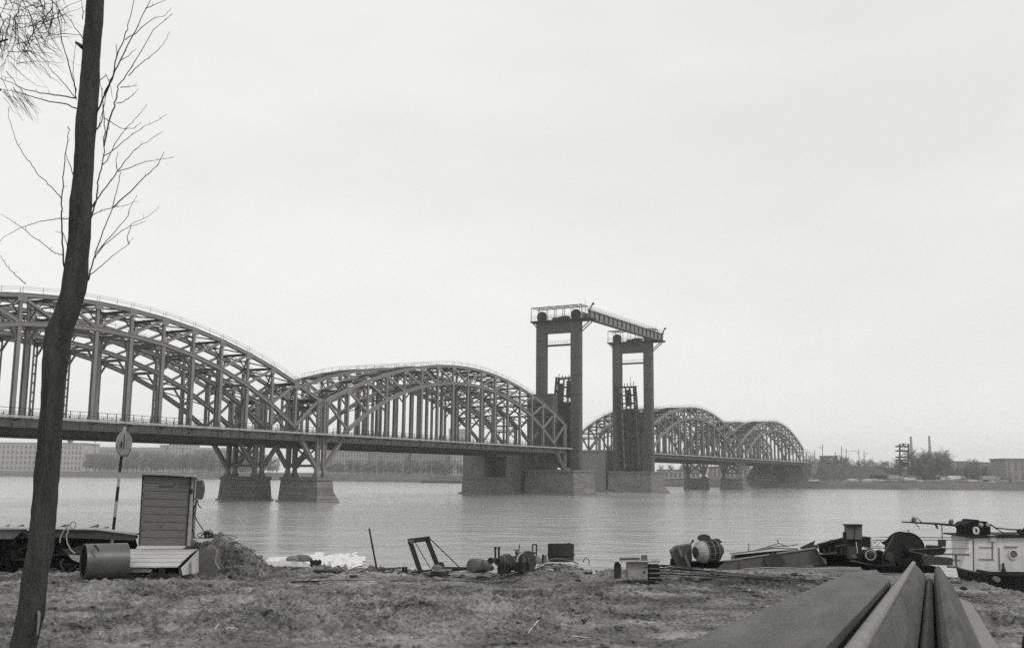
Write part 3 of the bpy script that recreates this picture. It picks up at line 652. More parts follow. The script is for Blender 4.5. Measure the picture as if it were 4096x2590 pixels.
building('apartment_building', 'flat-roofed hazy building right of the dark trees on the far shore', 3812, 3868, 1845, 900, 20, 3, 5, BLDG[1])
building('workshop', 'long flat-roofed workshop behind bare trees near the right edge', 3868, 4020, 1849, 820, 20, 2, 11, BLDG[2], 'workshop')
building('warehouse', 'dark framed loading building cut by the right edge of the picture', 4022, 4180, 1836, 560, 18, 2, 6, BLDG[2], 'warehouse', ww=.3, wh=.7)
building('hut', 'low dark roof on the embankment among the wire masts', 3298, 3350, 1824, 760, 12, 1, 4, BLDG[2], 'hut')
# ---------------------------------------------------------------- far bare trees
def far_tree_mesh(seed, n):
    rd = random.Random(seed); q = MB(); H = 14.
    def seg(p, r, w):
        k = len(q.v); d = (r-p).normalized(); a = d.orthogonal().normalized(); b = d.cross(a)
        for (c, ww) in ((p, w), (r, w*.6)):
            for j in range(3): an = j*2.094; q.v.append(tuple(c+(a*math.cos(an)+b*math.sin(an))*ww))
        for j in range(3): q.f.append((k+j, k+(j+1) % 3, k+3+(j+1) % 3, k+3+j))
    for i in range(46):
        z = H*rd.uniform(.12, .82); an = rd.uniform(0, 6.28); out = rd.uniform(.5, 1)*H*.3*math.sqrt(max(.05, 1-((z/H-.5)/.55)**2)); p = V((0, 0, z))
        e = V((math.cos(an)*out, math.sin(an)*out, z+out*rd.uniform(.5, 1.1))); m_ = p.lerp(e, .5)+V((0, 0, -.3)); seg(p, m_, .09); seg(m_, e, .06)
        for k in range(22):
            s_ = m_.lerp(e, rd.uniform(-.5, 1)); f = s_+V((rd.gauss(0, .9), rd.gauss(0, .9), rd.uniform(-.2, 1.5))); seg(s_, f, .035)
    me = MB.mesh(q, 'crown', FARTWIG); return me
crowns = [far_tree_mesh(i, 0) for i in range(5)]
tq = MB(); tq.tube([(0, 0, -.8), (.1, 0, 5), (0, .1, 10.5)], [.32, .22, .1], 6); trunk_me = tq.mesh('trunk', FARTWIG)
def far_tree(x, y, h, label, group, seed=None):
    z = ground_far(x, y); r = thing('bare_tree', label, 'tree', (x, y, z-.1), random.uniform(0, 6.28), group, local=True)
    s_ = h/14; r.scale = (s_*random.uniform(.9, 1.3),)*2+(s_,)
    for nm, me in (('trunk', trunk_me), ('crown', random.choice(crowns))):
        o = bpy.data.objects.new(nm, me); COL.objects.link(o); o.parent = r
def tree_row(x0, x1, n, Y0, Y1, h0, h1, label, group):
    for i in range(n):
        xs_ = x0+(x1-x0)*(i+random.uniform(.1, .9))/n; f = (xs_-x0)/(x1-x0); Yc = Y0+(Y1-Y0)*f+random.uniform(-12, 25)
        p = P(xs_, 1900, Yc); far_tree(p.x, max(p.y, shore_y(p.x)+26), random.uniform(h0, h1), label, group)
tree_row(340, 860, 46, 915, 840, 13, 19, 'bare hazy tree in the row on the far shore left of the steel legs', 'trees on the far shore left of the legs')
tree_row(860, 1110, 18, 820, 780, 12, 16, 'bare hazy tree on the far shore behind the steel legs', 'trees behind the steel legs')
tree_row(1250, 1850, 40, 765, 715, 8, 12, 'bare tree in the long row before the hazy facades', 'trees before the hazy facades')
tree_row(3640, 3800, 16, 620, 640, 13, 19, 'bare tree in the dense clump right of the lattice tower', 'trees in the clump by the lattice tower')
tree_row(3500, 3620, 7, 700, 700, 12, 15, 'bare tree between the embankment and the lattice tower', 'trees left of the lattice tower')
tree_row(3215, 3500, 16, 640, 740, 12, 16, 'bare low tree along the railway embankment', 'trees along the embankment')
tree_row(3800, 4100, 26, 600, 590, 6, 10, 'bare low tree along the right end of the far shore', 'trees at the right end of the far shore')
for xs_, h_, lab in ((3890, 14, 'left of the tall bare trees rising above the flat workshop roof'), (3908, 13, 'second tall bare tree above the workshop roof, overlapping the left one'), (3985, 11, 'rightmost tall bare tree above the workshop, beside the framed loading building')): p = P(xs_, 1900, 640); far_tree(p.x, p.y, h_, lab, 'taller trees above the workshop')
tree_row(2640, 3180, 24, 640, 640, 7, 10, 'bare tree behind the right spans on the far shore', 'trees behind the right spans')
# ---------------------------------------------------------------- masts, lattice tower, chimneys
def mast(x, yt, yb, Y, arm):
    a = P(x, yb, Y); b = P(x, yt, Y); r = thing('wire_mast', 'thin overhead wire mast standing on the railway embankment', 'mast', a, 0, 'overhead wire masts')
    q = MB(); q.tube([a-V((0, 0, 5)), b], .2, 5); q.build('pole', STEEL_D, r)
    q = MB(); q.beam(b-V((0, 0, 2)), b-V((-arm, 0, 1.6)), .14, .14); q.beam(b-V((0, 0, 4)), b-V((-arm*.7, 0, 1.8)), .1, .1); q.build('arm', STEEL_D, r)
for x, yt, yb, arm in ((3224, 1795, 1850, 3), (3290, 1776, 1845, -3), (3342, 1806, 1850, 3), (3365, 1784, 1850, 2), (3384, 1792, 1852, 6), (3435, 1794, 1852, -2.5), (3456, 1800, 1852, 3), (3258, 1800, 1850, -3)): mast(x, yt, yb, 640, arm)
lt = thing('lattice_tower', 'open four-legged frame tower with platforms on the far shore', 'tower', P(3617, 1893, 575)); A = lambda x, y, dy=0: P(x, y, 575+dy)
for dy in (0, 5):
    for x in (3599, 3634): q = MB(); q.beam(A(x, 1925, dy), A(x, 1776, dy), .75, .75, (1, 0, 0)); q.build('leg', STEEL_D, lt)
for y in (1783, 1801, 1826, 1838, 1863): q = MB(); a = A(3597, y); b = A(3637, y); q.box(a.x, b.x, 574.4, 581, a.z-.45, a.z+.35); q.build('platform', STEEL_D, lt)
q = MB(); a = A(3607, 1850); b = A(3632, 1862); q.box(a.x, b.x, 575.2, 579, b.z, a.z+.5); q.build('cabin', DSTEEL, lt)
q = MB(); a = A(3597, 1775); b = A(3636, 1775); q.beam(a, b, .4, .4); q.beam(A(3614, 1772), A(3614, 1784), .8, .8, (1, 0, 0)); q.build('top_bar', STEEL_D, lt)
for x0, x1, y0, y1 in ((3599, 3634, 1801, 1783), (3599, 3634, 1826, 1801), (3634, 3599, 1863, 1838)): q = MB(); q.beam(A(x0, y0, -.2), A(x1, y1, -.2), .25, .25); q.build('brace', STEEL_D, lt)
for x, yt, lab in ((3650, 1745, 'left of the two hazy tall chimneys beyond the dense trees'), (3724, 1742, 'right and taller of the two hazy chimneys beyond the dense trees')):
    a = P(x, 1893, 1500); b = P(x, yt, 1500); H_ = b.z-a.z; r = thing('chimney', lab, 'chimney', a, 0, 'hazy chimneys', local=True)
    for i in range(7): q = MB(); z0 = H_*i/7-(4 if i == 0 else 0); z1 = H_*(i+1)/7; rr = lambda z: 3.1-1.7*z/H_; q.lathe((0, 0, z0), (0, 0, 1), [(0, rr(z0)), (z1-z0-.3, rr(z1)), (z1-z0-.3, rr(z1)*1.12), (z1-z0, rr(z1)*1.12)], 10); q.build('shaft_section', BLDG[2] if i % 2 else ROOF, r)
for x, y0, y1 in ((380, 1762, 1860), (730, 1790, 1900), (1016, 1770, 1870)):
    q = MB(); q.tube([P(x, y1+40, 930), P(x, y0, 930)], .3, 5); q.beam(P(x, y0+2, 930), P(x+6, y0+4, 930), .2, .2); o = q.build('lamp_mast', STEEL_D, loc=P(x, y1, 930)); tag(o, 'hair-thin mast standing above the far shore trees', 'mast', 'thin masts on the far shore')
# vehicles, boats, heaps on the far strip
def far_at(xs_, d): 
    p = P(xs_, 1900, 545); return V((p.x, shore_y(p.x)+d, 0))
def truck(xs_, d, label, van=False, mt=None, name='parked_truck', cat='truck', L_=6.5):
    p = far_at(xs_, d); z = ground_far(p.x, p.y)-.05; r = thing(name, label, cat, (p.x, p.y, z), random.uniform(-.2, .2), 'vehicles on the far shore', local=True); mt = mt or LSTEEL
    q = MB(); 
    if van: q.prism([(-L_/2, -1, .5), (-L_/2, -1, 1.1), (-L_/2+.6, -1, 1.25), (-L_*.3, -1, 1.9), (L_*.28, -1, 1.9), (L_*.42, -1, 1.25), (L_/2, -1, 1.1), (L_/2, -1, .5)], (0, 2, 0))
    else: q.box(-L_/2, L_*.2, -1.2, 1.2, 1.1, 2.9); q.box(-L_/2, L_/2, -.8, .8, .75, 1.1)
    q.build('body', mt, r)
    if not van: q = MB(); q.prism([(L_*.24, -1.1, .8), (L_*.24, -1.1, 2.6), (L_*.42, -1.1, 2.6), (L_/2, -1.1, 1.7), (L_/2, -1.1, .8)], (0, 2.2, 0)); q.build('cab', mt, r)
    q = MB(); x0, x1 = (-L_*.26, L_*.24) if van else (L_*.28, L_*.4); q.box(x0, x1, -1.03 if van else -1.13, -.98 if van else -1.08, 1.35 if van else 1.8, 1.8 if van else 2.4); q.build('side_window', WIN, r)
    for x in (-L_*.3, L_*.33):
        for y in (-1.0, .8): q = MB(); q.lathe((x, y, .42), (0, 1, 0), [(0, .2), (0, .42), (.22, .42), (.22, .2)], 12); q.build('wheel', HULL, r)
truck(3250, 14, 'small pale car at the foot of the embankment', True, WHITE, 'parked_car', 'car', 5.5)
truck(3568, 28, 'dark lorry parked left of the lattice tower foot', mt=STEEL_D, L_=14)
truck(3605, 25, 'pale lorry below the lattice tower', mt=LSTEEL, L_=8)
truck(3670, 27, 'pale car right of the lattice tower foot', True, WHITE, 'parked_car', 'car')
truck(3690, 31, 'grey lorry before the dense tree clump', mt=GSTEEL)
truck(3760, 28, 'dark lorry right of the dense tree clump', mt=STEEL_D, L_=9)
truck(3790, 31, 'pale van beside the dark lorry on the far shore', mt=LSTEEL, L_=7)
truck(3826, 28, 'small white car midway along the right part of the far shore', True, WHITE, 'parked_car', 'car')
truck(3868, 29, 'light lorry before the flat workshop', mt=WHITE, L_=9)
truck(3900, 27, 'grey car before the flat workshop', True, GSTEEL, 'parked_car', 'car')
truck(3930, 31, 'dark lorry before the flat workshop', mt=STEEL_D, L_=9)
truck(4005, 28, 'pale lorry near the framed loading building', mt=LSTEEL, L_=10)
truck(4060, 27, 'dark car before the framed loading building', True, STEEL_D, 'parked_car', 'car')
for i in range(26):
    p = far_at(3290+i*31+random.uniform(-8, 8), random.uniform(17, 27)); z = ground_far(p.x, p.y); q = MB(); q.blob((p.x, p.y, z), random.uniform(2, 6), 2, random.uniform(.6, 1.4), 8, .2)
    o = q.build('rubble_heap', random.choice((LSTEEL, CONC, STONE, WHITE2)), loc=(p.x, p.y, z)); tag(o, 'low pale heap of rubble lying along the far shore', 'rubble heap', 'rubble heaps on the far shore')
def rowboat(xs_, d, label):
    p = far_at(xs_, d); q = MB(); L_ = 7.
    pts = [(-.5, .0), (-.42, .16), (-.1, .2), (.25, .17), (.5, 0), (.25, -.17), (-.1, -.2), (-.42, -.16)]
    q.add([(p.x+a*L_*.85, p.y+b*L_*.7, .0) for a, b in pts]+[(p.x+a*L_, p.y+b*L_, .9) for a, b in pts]+[(p.x+a*L_*.9, p.y+b*L_*.8, .5) for a, b in pts], [(i, (i+1) % 8, 8+(i+1) % 8, 8+i) for i in range(8)]+[(8+i, 8+(i+1) % 8, 16+(i+1) % 8, 16+i) for i in range(8)]+[tuple(range(16, 24)), tuple(range(7, -1, -1))])
    o = q.build('rowing_boat', WHITE2, loc=(p.x, p.y, 0)); tag(o, label, 'boat', 'small boats at the far waterline')
rowboat(3590, -3, 'small pale boat drawn up at the far waterline below the lattice tower'); rowboat(4085, -3, 'small pale boat at the far waterline at the right edge'); rowboat(3020, -2, 'small pale boat near the distant right pier')
def pontoon(xs_, Y, label):
    a = P(xs_, 1920, Y); y = shore_y(a.x)-6; r = thing('landing_stage', label, 'landing stage', (a.x, y, 0), 0, None, local=True)
    q = MB(); q.box(-14, 14, -2.5, 2.5, -.5, 1.2); q.build('pontoon_hull', STEEL_D, r); q = MB(); q.box(-9, 8, -1.6, 1.6, 1.2, 3.6); q.build('cabin', GSTEEL, r); q = MB(); q.box(-10, 9, -2, 2, 3.6, 3.9); q.build('roof', ROOF, r)
pontoon(1790, 700, 'low landing stage at the far waterline beside the big concrete pier')
# ================================================================ foreground
ZA = ZM(0, 1900, 2.2067); ZB = ZM(0, 1650, 2.176); ZC = ZM(450, 1850, 3.385); ZD = ZM(1000, 2050, 2.6756); ZE = ZM(1850, 2130, 4.816)
ZF = ZM(1800, 2050, 2.6756); ZG = ZM(2600, 2050, 3.01); ZH = ZM(2620, 2100, 6.02); ZI = ZM(3250, 2000, 2.5815); ZJ = ZM(3400, 2050, 3.46, 1.); ZT = ZM(0, 0, 1.269)
def gh(x, y): return float(ground_h(x, y))
def slabq(q, pts, dy, dv=None):  # pts: world points of a front outline, extruded away from camera by dy metres
    q.prism(pts, dv if dv else (0, dy, 0)); return q
def single(q, name, mt, label, cat, group=None, loc=None, smooth=False):
    o = q.build(name, mt, loc=loc, smooth=smooth); tag(o, label, cat, group); return o
# ---- young leaning tree
TY = 9.2
tr = thing('tree', 'young bare tree with a leaning dark trunk at the left edge of the bank', 'tree', G(85, 2740))
prof = [(2760, 0, 148), (2700, 20, 142), (2590, 40, 143), (2450, 74, 176), (2300, 91, 190), (2200, 113, 211), (2050, 128, 223), (1900, 140, 233), (1800, 152, 241), (1680, 160, 247), (1560, 168, 255), (1460, 172, 268), (1376, 177, 277), (1320, 186, 287), (1261, 214, 312), (1169, 246, 338), (1100, 257, 349), (1030, 266, 352), (950, 276, 361), (880, 278, 364), (804, 281, 366), (709, 295, 371), (600, 302, 376), (473, 307, 386), (400, 316, 390), (315, 324, 396), (235, 331, 398), (158, 333, 403), (100, 340, 410), (0, 348, 414), (-120, 356, 420), (-300, 372, 428), (-600, 392, 436)]
q = MB(); N_ = 40; rd = random.Random(3); ks = []
dense = []
for i in range(len(prof)-1):
    (y0, a0, b0), (y1, a1, b1) = prof[i], prof[i+1]; m_ = max(2, int(abs(y0-y1)/14))
    for j in range(m_): f = j/m_; dense.append((y0+(y1-y0)*f, a0+(a1-a0)*f, b0+(b1-b0)*f))
dense.append(prof[-1])
for i, (y, a, b) in enumerate(dense):
    yy = TY + .12*min(max((y-2300)/400, 0), 1)
    l = PF(a, y, yy); r_ = PF(b, y, yy); c = (l+r_)/2; rad = (r_-l).length/2
    for j in range(N_):
        w = 2*math.pi*j/N_; h_ = rad*(1+.05*float(vnoise(np.array(j*1.1+3), np.array(i*.1)))+.04*float(vnoise(np.array((j*2.1) % 40), np.array(i*.35+9))))
        q.v.append((c.x+h_*math.cos(w), c.y+h_*math.sin(w)*.95, c.z))
n_ = len(dense)
for i in range(n_-1):
    for j in range(N_): q.f.append((i*N_+j, i*N_+(j+1) % N_, (i+1)*N_+(j+1) % N_, (i+1)*N_+j))
trk = q.build('trunk', BARK, tr, smooth=True)
q = MB(); q.tube([ZT(425, 242, TY), ZT(410, 233, TY-.05), ZT(382, 213, TY-.08)], [.055, .04, .02], 7); q.build('broken_stub', BARK, trk)
q = MB(); a = PF(151, 2490, TY-.13); q.prism([PF(151, 2440, TY-.07), PF(158, 2455, TY-.06), PF(154, 2500, TY-.06), PF(147, 2540, TY-.06), PF(149, 2490, TY-.07)], (0, .05, 0)); q.build('bare_wound', mat('bare_sapwood', .2, .2, 10, .8, .2), trk)
shoots = [  # (polyline in zoom T, base width px)
 [(415, 1510), (430, 1470), (455, 1395), (472, 1330), (485, 1285), (525, 1170), (570, 1060), (600, 940), (615, 870)],
 [(450, 1130), (470, 1085), (490, 1010), (497, 925), (520, 840), (530, 740), (530, 600), (515, 450), (498, 385)],
 [(530, 740), (545, 640), (580, 540), (590, 500), (600, 440), (650, 365), (700, 290), (780, 150), (875, 70)],
 [(485, 590), (530, 480), (570, 400), (590, 290), (625, 205), (650, 130), (685, -20)],
 [(530, 480), (560, 410), (610, 310), (690, 150), (740, 45), (770, -20)],
 [(485, 665), (505, 640), (522, 600), (525, 540), (515, 450)],
 [(462, 1060), (490, 1010), (545, 940), (600, 870), (625, 830), (665, 780), (720, 735), (828, 668)],
 [(600, 870), (650, 855), (720, 825), (800, 812), (883, 797)], [(570, 1060), (640, 990), (720, 915), (800, 840), (833, 770)],
 [(470, 1090), (510, 1070), (570, 1053), (640, 1040), (702, 1022)], [(485, 1285), (560, 1200), (640, 1110), (665, 1045), (695, 990)],
 [(478, 1310), (530, 1245), (600, 1185), (680, 1130), (750, 1100), (808, 1048)], [(455, 1395), (520, 1345), (580, 1290), (655, 1240), (675, 1205)],
 [(530, 790), (560, 775), (600, 740), (660, 690), (720, 650), (800, 610), (848, 580)], [(520, 840), (545, 810), (580, 740), (630, 660), (680, 610), (730, 555), (745, 530)],
 [(650, 385), (720, 320), (790, 265), (840, 210), (862, 160)], [(740, 45), (790, 20), (845, 0)], [(630, 205), (690, 170), (740, 120), (785, 90), (840, 80), (868, 38)],
 [(590, 525), (620, 520), (660, 495), (703, 452)], [(530, 600), (570, 625), (620, 655), (680, 650), (715, 620)], [(600, 870), (590, 820), (600, 770)],
 [(615, 445), (660, 440), (698, 434)], [(592, 290), (590, 225)], [(575, 385), (540, 480), (500, 640), (440, 720)], [(610, 310), (650, 285), (692, 247)], [(655, 1240), (645, 1200), (665, 1150), (740, 1120)],
 [(330, 1400), (324, 1320), (316, 1200), (312, 1080), (315, 1000), (320, 900), (332, 790), (345, 700), (352, 660)], [(330, 1400), (328, 1500)],
 [(350, 1112), (300, 1110), (240, 1115), (160, 1135), (100, 1157), (40, 1192), (-20, 1240)], [(313, 1005), (260, 950), (200, 890), (150, 825), (110, 770), (80, 710), (60, 650), (45, 590), (42, 540)],
 [(322, 1297), (280, 1285), (220, 1240), (130, 1170), (60, 1118), (5, 1085)], [(390, 552), (340, 530), (230, 510), (130, 480), (60, 460), (-20, 450)],
 [(385, 497), (300, 485), (200, 470), (130, 455), (60, 420), (-20, 395)], [(388, 470), (370, 400), (340, 300), (310, 180), (295, 90), (280, -10)],
 [(390, 505), (375, 420), (372, 330), (385, 200)], [(130, 1440), (90, 1405), (55, 1370), (20, 1330), (-10, 1280)], [(352, 660), (345, 640)], [(350, 1270), (320, 1180), (280, 1178)],
 [(370, 885), (345, 820), (333, 770)], [(388, 500), (330, 430), (280, 380), (240, 330), (180, 250), (140, 170)], [(505, 410), (540, 380), (560, 440), (575, 500)], [(420, 100), (418, 50), (410, -20)], [(418, 195), (380, 140), (330, 70), (290, 10)]]
for i, pl in enumerate(shoots):
    q = MB(); L_ = len(pl); base = 5.2 if i in (0, 1, 2, 3, 4, 26) else (4.2 if i in (5, 6, 8, 31, 32, 33) else 2.8)
    dd = random.uniform(-.5, .5); pts = []
    for j, (a, b) in enumerate(pl): pts.append(ZT(a, b, TY + (dd*j/L_ if i not in (2, 4) else .1*j)))
    # smooth interpolation with small kinks
    fine = []
    for j in range(L_-1):
        for k in range(4): f = k/4; fine.append(pts[j].lerp(pts[j+1], f) + V((random.gauss(0, .008), 0, random.gauss(0, .006))))
    fine.append(pts[-1]); n = len(fine); k_ = TY*SCL/4096
    q.tube(fine, [base*k_*.5*1.4*(1-.72*j/n)+.0004 for j in range(n)], 5)
    for j in range(3, n-1, 3):
        if random.random() < .55: d = V((random.uniform(-.04, .08), 0, random.uniform(.02, .1))); q.tube([fine[j], fine[j]+d], [.0045, .002], 4)
    q.build('branch' if base > 3 else 'twig', TWIG, tr)
# ---- overhanging crown of another tree, top left
ob = thing('overhanging_tree', 'drooping bare branches of a tree outside the picture, hanging into the top left corner', 'tree', (-20, 27, GZ))
q = MB(); q.tube([(-20, 27, GZ-.3), (-19.6, 27, 10), (-19, 27.4, 18), (-17.5, 27.4, 26)], [.5, .4, .3, .15], 12); q.build('trunk', BARK, ob, smooth=True)
rd = random.Random(11)
for (a, b, w) in (((-19.6, 27, 12), ZT(5, 455, 12.5), 0.05), ((-19.4, 27, 15), ZT(40, 200, 12), .05), ((-19, 27.3, 18), ZT(90, -30, 12), .06), ((-18.4, 27.3, 22), ZT(180, -120, 12.4), .06)):
    a = V(a); m_ = (a+b)/2+V((0, 0, .5)); q = MB(); q.tube([a, m_, b], [w*2, w*1.3, w*.5], 6); q.build('bough', TWIG, ob)
q = MB()
def hang(x, y, L_, drift, Y, w):
    pts = [ZT(x, y, Y)]; px, py = x, y
    for j in range(7):
        px += drift*L_/7+rd.gauss(0, L_*.022); py += L_/7*(1-.05*j); pts.append(ZT(px, py, Y+rd.gauss(0, .02)))
    q.tube(pts, [w*(1-.09*j) for j in range(8)], 4)
    for j in range(1, 7):
        for s_ in range(2):
            if rd.random() < .3:
                e = pts[j]+V((rd.gauss(0, .16), rd.gauss(0, .16), rd.uniform(-.38, .1))); q.tube([pts[j], (pts[j]+e)/2+V((0, 0, .02)), e], [w*.5, w*.4, w*.22], 3)
for i in range(66):
    x = rd.betavariate(.95, 1.7)*410-20; y = rd.uniform(-140, 300)*max(.1, 1-x/430); L_ = rd.uniform(90, 330)
    if y+L_ > 470-x*.7: L_ = max(60, 470-x*.7-y)
    hang(x, y, L_, rd.gauss(.06, .28), rd.uniform(11.2, 13.4), rd.uniform(.005, .015))
for i in range(70):  # long arcs crossing
    x = rd.uniform(-30, 200); y = rd.uniform(-60, 400)*(1-max(x, 0)/420); pts = []; L_ = rd.uniform(100, 330); an = rd.gauss(.1, .55); cv = rd.gauss(10, 45)
    for j in range(8): f = j/7; pts.append(ZT(x+L_*f*math.cos(an), y+L_*f*math.sin(an)+rd.gauss(0, 4)+cv*f*f, 12.3))
    w0 = rd.uniform(.005, .013); q.tube(pts, [w0*(1-.1*j) for j in range(8)], 4)
for i in range(26):
    x = rd.uniform(0, 130); y = rd.uniform(440, 500); sx, sy = rd.uniform(10, 26), rd.uniform(12, 36); pts = [ZT(x+j*sx+rd.gauss(0, 4), y+j*sy+rd.gauss(0, 4), 14) for j in range(5)]; q.tube(pts, [.008, .007, .006, .004, .0025], 3)
o = q.build('hanging_twigs', TWIG, ob); o['kind'] = 'stuff'
# ---- heap of steel troughs at the left
tp = thing('steel_heap', 'dark heap of discarded steel troughs and plates beside the leaning tree', 'scrap heap', V((-16, 37, GZ)))
q = MB(); a = ZA(-120, 462, 17.3); b = ZA(850, 474, 17.3); q.hexa([a-V((0, 0, .03)), b-V((0, 0, .03)), b+V((0, 1.1, -.03)), a+V((0, 1.1, -.03)), a, b, b+V((0, 1.1, 0)), a+V((0, 1.1, 0))]); q.build('top_plate', LSTEEL, tp)
q = MB(); slabq(q, [ZA(-120, 562, 17.35), ZA(-120, 475, 17.35), ZA(232, 475, 17.35), ZA(262, 520, 17.35), ZA(200, 560, 17.35)][::-1], .04); q.build('trough_side', GSTEEL, tp)
q = MB(); slabq(q, [ZA(478, 545, 17.35), ZA(478, 474, 17.35), ZA(840, 476, 17.35), ZA(1205, 524, 17.35), ZA(1218, 548, 17.35), ZA(1180, 574, 17.35), ZA(900, 562, 17.35)][::-1], .05); q.build('tapered_plate', mat('dull_plate', .06, .35, 4, .6, .3), tp)
q = MB(); slabq(q, [ZA(840, 472, 17.32), ZA(1205, 515, 17.32), ZA(1205, 528, 17.32), ZA(840, 482, 17.32)][::-1], .5); q.build('rolled_edge', LSTEEL, tp)
for pts in ([(505, 462), (575, 430), (590, 440), (560, 466)], [(750, 466), (870, 430), (874, 446), (855, 466)], [(870, 468), (950, 448), (962, 462), (930, 470)], [(20, 466), (60, 438), (90, 432), (60, 466)], [(95, 466), (200, 432), (215, 436), (190, 466)]):
    q = MB(); slabq(q, [ZA(x, y, 17.9) for x, y in pts][::-1], .03); q.build('bent_sheet', GSTEEL, tp)
def ubar(zf, pts, Y0, dy, w, mt, nm, par):  # open folded profile seen end-on
    q = MB()
    for (a, b) in zip(pts[:-1], pts[1:]):
        pa, pb = zf(*a, Y0), zf(*b, Y0); q.beam(pa, pb, w, dy, (0, 1, 0)) if False else q.prism([pa, pb, pb+V((0, 0, -w)), pa+V((0, 0, -w))] if abs((pb-pa).x) > abs((pb-pa).z) else [pa, pb, pb+V((w, 0, 0)), pa+V((w, 0, 0))], (0, dy, 0))
    return q.build(nm, mt, par)
for k, pts in enumerate(([(102, 620), (118, 560), (190, 492), (240, 520), (252, 600), (205, 640), (140, 662)], [(-90, 590), (-90, 728), (70, 712), (76, 600)], [(92, 610), (100, 742), (238, 738), (250, 650)], [(-90, 760), (30, 745), (60, 850), (180, 862), (232, 790)],
                         [(-80, 880), (40, 742), (60, 735)], [(470, 640), (530, 690), (500, 740), (455, 735)], [(455, 700), (560, 690), (640, 700)], [(450, 780), (540, 770), (600, 850), (650, 845)])):
    ubar(ZA, pts, 17.2+.05*(k % 3), .75, .04, BSTEEL if k % 2 else DSTEEL, 'trough', tp)
ubar(ZA, [(-90, 858), (40, 858)], 16.9, .3, .1, CONC, 'loose_block', tp)
for pts, Y0 in (([(-120, 860), (-120, 560), (240, 560), (470, 560), (470, 850), (300, 870)], 18.1), ([(440, 880), (440, 540), (730, 540), (900, 545), (1190, 550), (1210, 620), (1100, 800), (740, 880)], 18.05)):
    q = MB(); slabq(q, [ZA(x, y, Y0) for x, y in pts], .06); q.build('shade_plate', BSTEEL, tp)  # black sheets behind the heap, painting the shade of its hollows
q = MB(); a = ZA(60, 560, 17.4); slabq(q, [ZA(-120, 548, 17.4), ZA(560, 548, 17.4), ZA(560, 585, 17.4), ZA(-120, 585, 17.4)], .7); q.build('inner_girder', BSTEEL, tp)
q = MB(); slabq(q, [ZA(690, 620, 17.5), ZA(735, 612, 17.5), ZA(735, 700, 17.5), ZA(520, 700, 17.5), ZA(510, 650, 17.5), ZA(640, 640, 17.5)], .04); q.build('grey_plate', mat('grey_plate', .07, .3, 5, .6, .2), tp)
q = MB(); slabq(q, [ZA(600, 700, 17.0), ZA(735, 706, 17.0), ZA(738, 782, 17.0), ZA(640, 745, 17.0)], .05); q.build('pale_plate', LSTEEL, tp)
q = MB(); q.tube([ZA(560, 742, 16.95), ZA(533, 762, 16.95), ZA(540, 800, 16.95), ZA(560, 840, 16.95), ZA(572, 858, 16.95)], .035, 8); q.build('curved_pipe', RUST, tp)
q = MB(); q.tube([ZA(600, 850, 16.9), ZA(640, 830, 16.9), ZA(680, 790, 16.9)], .03, 8); q.tube([ZA(545, 770, 16.9), ZA(600, 790, 16.9), ZA(620, 785, 16.9)], .02, 6); q.build('bent_bar', DSTEEL, tp)
for sx in (0, 1):
    q = MB(); slabq(q, [ZA(-60+sx*560, 880, 17.6), ZA(-60+sx*560, 800, 17.6), ZA(120+sx*460, 800, 17.6), ZA(120+sx*460, 880, 17.6)], .35); q.build('sleeper', BSTEEL, tp)
single(MB().tube([ZA(x, y, 17.1) for x, y in ((530, 592), (532, 560), (545, 520), (568, 480), (600, 450), (625, 425), (640, 405), (665, 412), (670, 440), (655, 468), (630, 470), (618, 440), (605, 430), (590, 450), (600, 490), (585, 545), (595, 600), (625, 655), (660, 690))], .024, 6), 'rope', ROPE, 'pale rope looped over the heap of steel troughs', 'rope')
# pipe section
pp = thing('pipe_section', 'short wide steel pipe lying on its side left of the wooden platform', 'pipe', ZA(925, 905, 15.9)); a = ZA(735, 762, 15.95); b = ZA(1112, 750, 16.3); ax = (b-a); L_ = ax.length; Rr = (ZA(900, 600, 16.1).z-ZA(900, 915, 16.1).z)/2
q = MB(); q.lathe(a, ax, [(0, Rr-.04), (.0, Rr), (L_, Rr), (L_, Rr-.04)], 40); q.f = q.f[:-2]; q.lathe(a, ax, [(0, Rr-.03), (L_, Rr-.03)], 40); q.f = q.f[:-2]; q.build('shell', mat('pipe_steel', .075, .35, 3, .42, .15, spec=.5), pp, smooth=True)
q = MB(); q.prism([ZA(820, 612, 15.75), ZA(838, 612, 15.75), ZA(880, 662, 15.71), ZA(868, 668, 15.71)], (0, .03, 0)); q.build('weld_scar', DSTEEL, pp)
q = MB(); q.lathe(a+ax*.04, ax, [(0, Rr-.035), (.02, Rr-.035)], 30); q.build('dark_end', BSTEEL, pp)  # black disc across the bore, inner shade put into its colour
# pole with round sign
sp = thing('signpost', 'leaning striped pole with a worn round sign seen from behind', 'road sign', ZB(985, 1010, 17.9))
p0, p1 = ZB(972, 1150, 17.9), ZB(1086, 118, 17.9); ts = [0, .13, .235, .365, .49, .61, .745, .86, 1]
for i in range(8): q = MB(); q.tube([p0.lerp(p1, ts[i]), p0.lerp(p1, ts[i+1]-.0005)], .055, 10); q.build('pole_band', (DSTEEL if i % 2 else WHITE2) if i < 7 else WHITE2, sp)
c = ZB(1078, 268, 17.84); q = MB(); nrm = V((.95, -.3, -.02)).normalized(); q.lathe(c-nrm*.02, nrm, [(0, .0), (0, .43), (.02, .455), (.05, .43), (.05, .0)], 28)
dsc = q.build('disc', mat('worn_disc', .21, .45, 4, .7, .1), sp)
q = MB(); q.beam(ZB(1084, 190, 17.7), ZB(1076, 320, 17.7), .03, .02, (0, 1, 0)); q.beam(ZB(1060, 250, 17.7), ZB(1056, 300, 17.7), .06, .02, (0, 1, 0)); q.build('worn_stroke', DSTEEL, dsc)
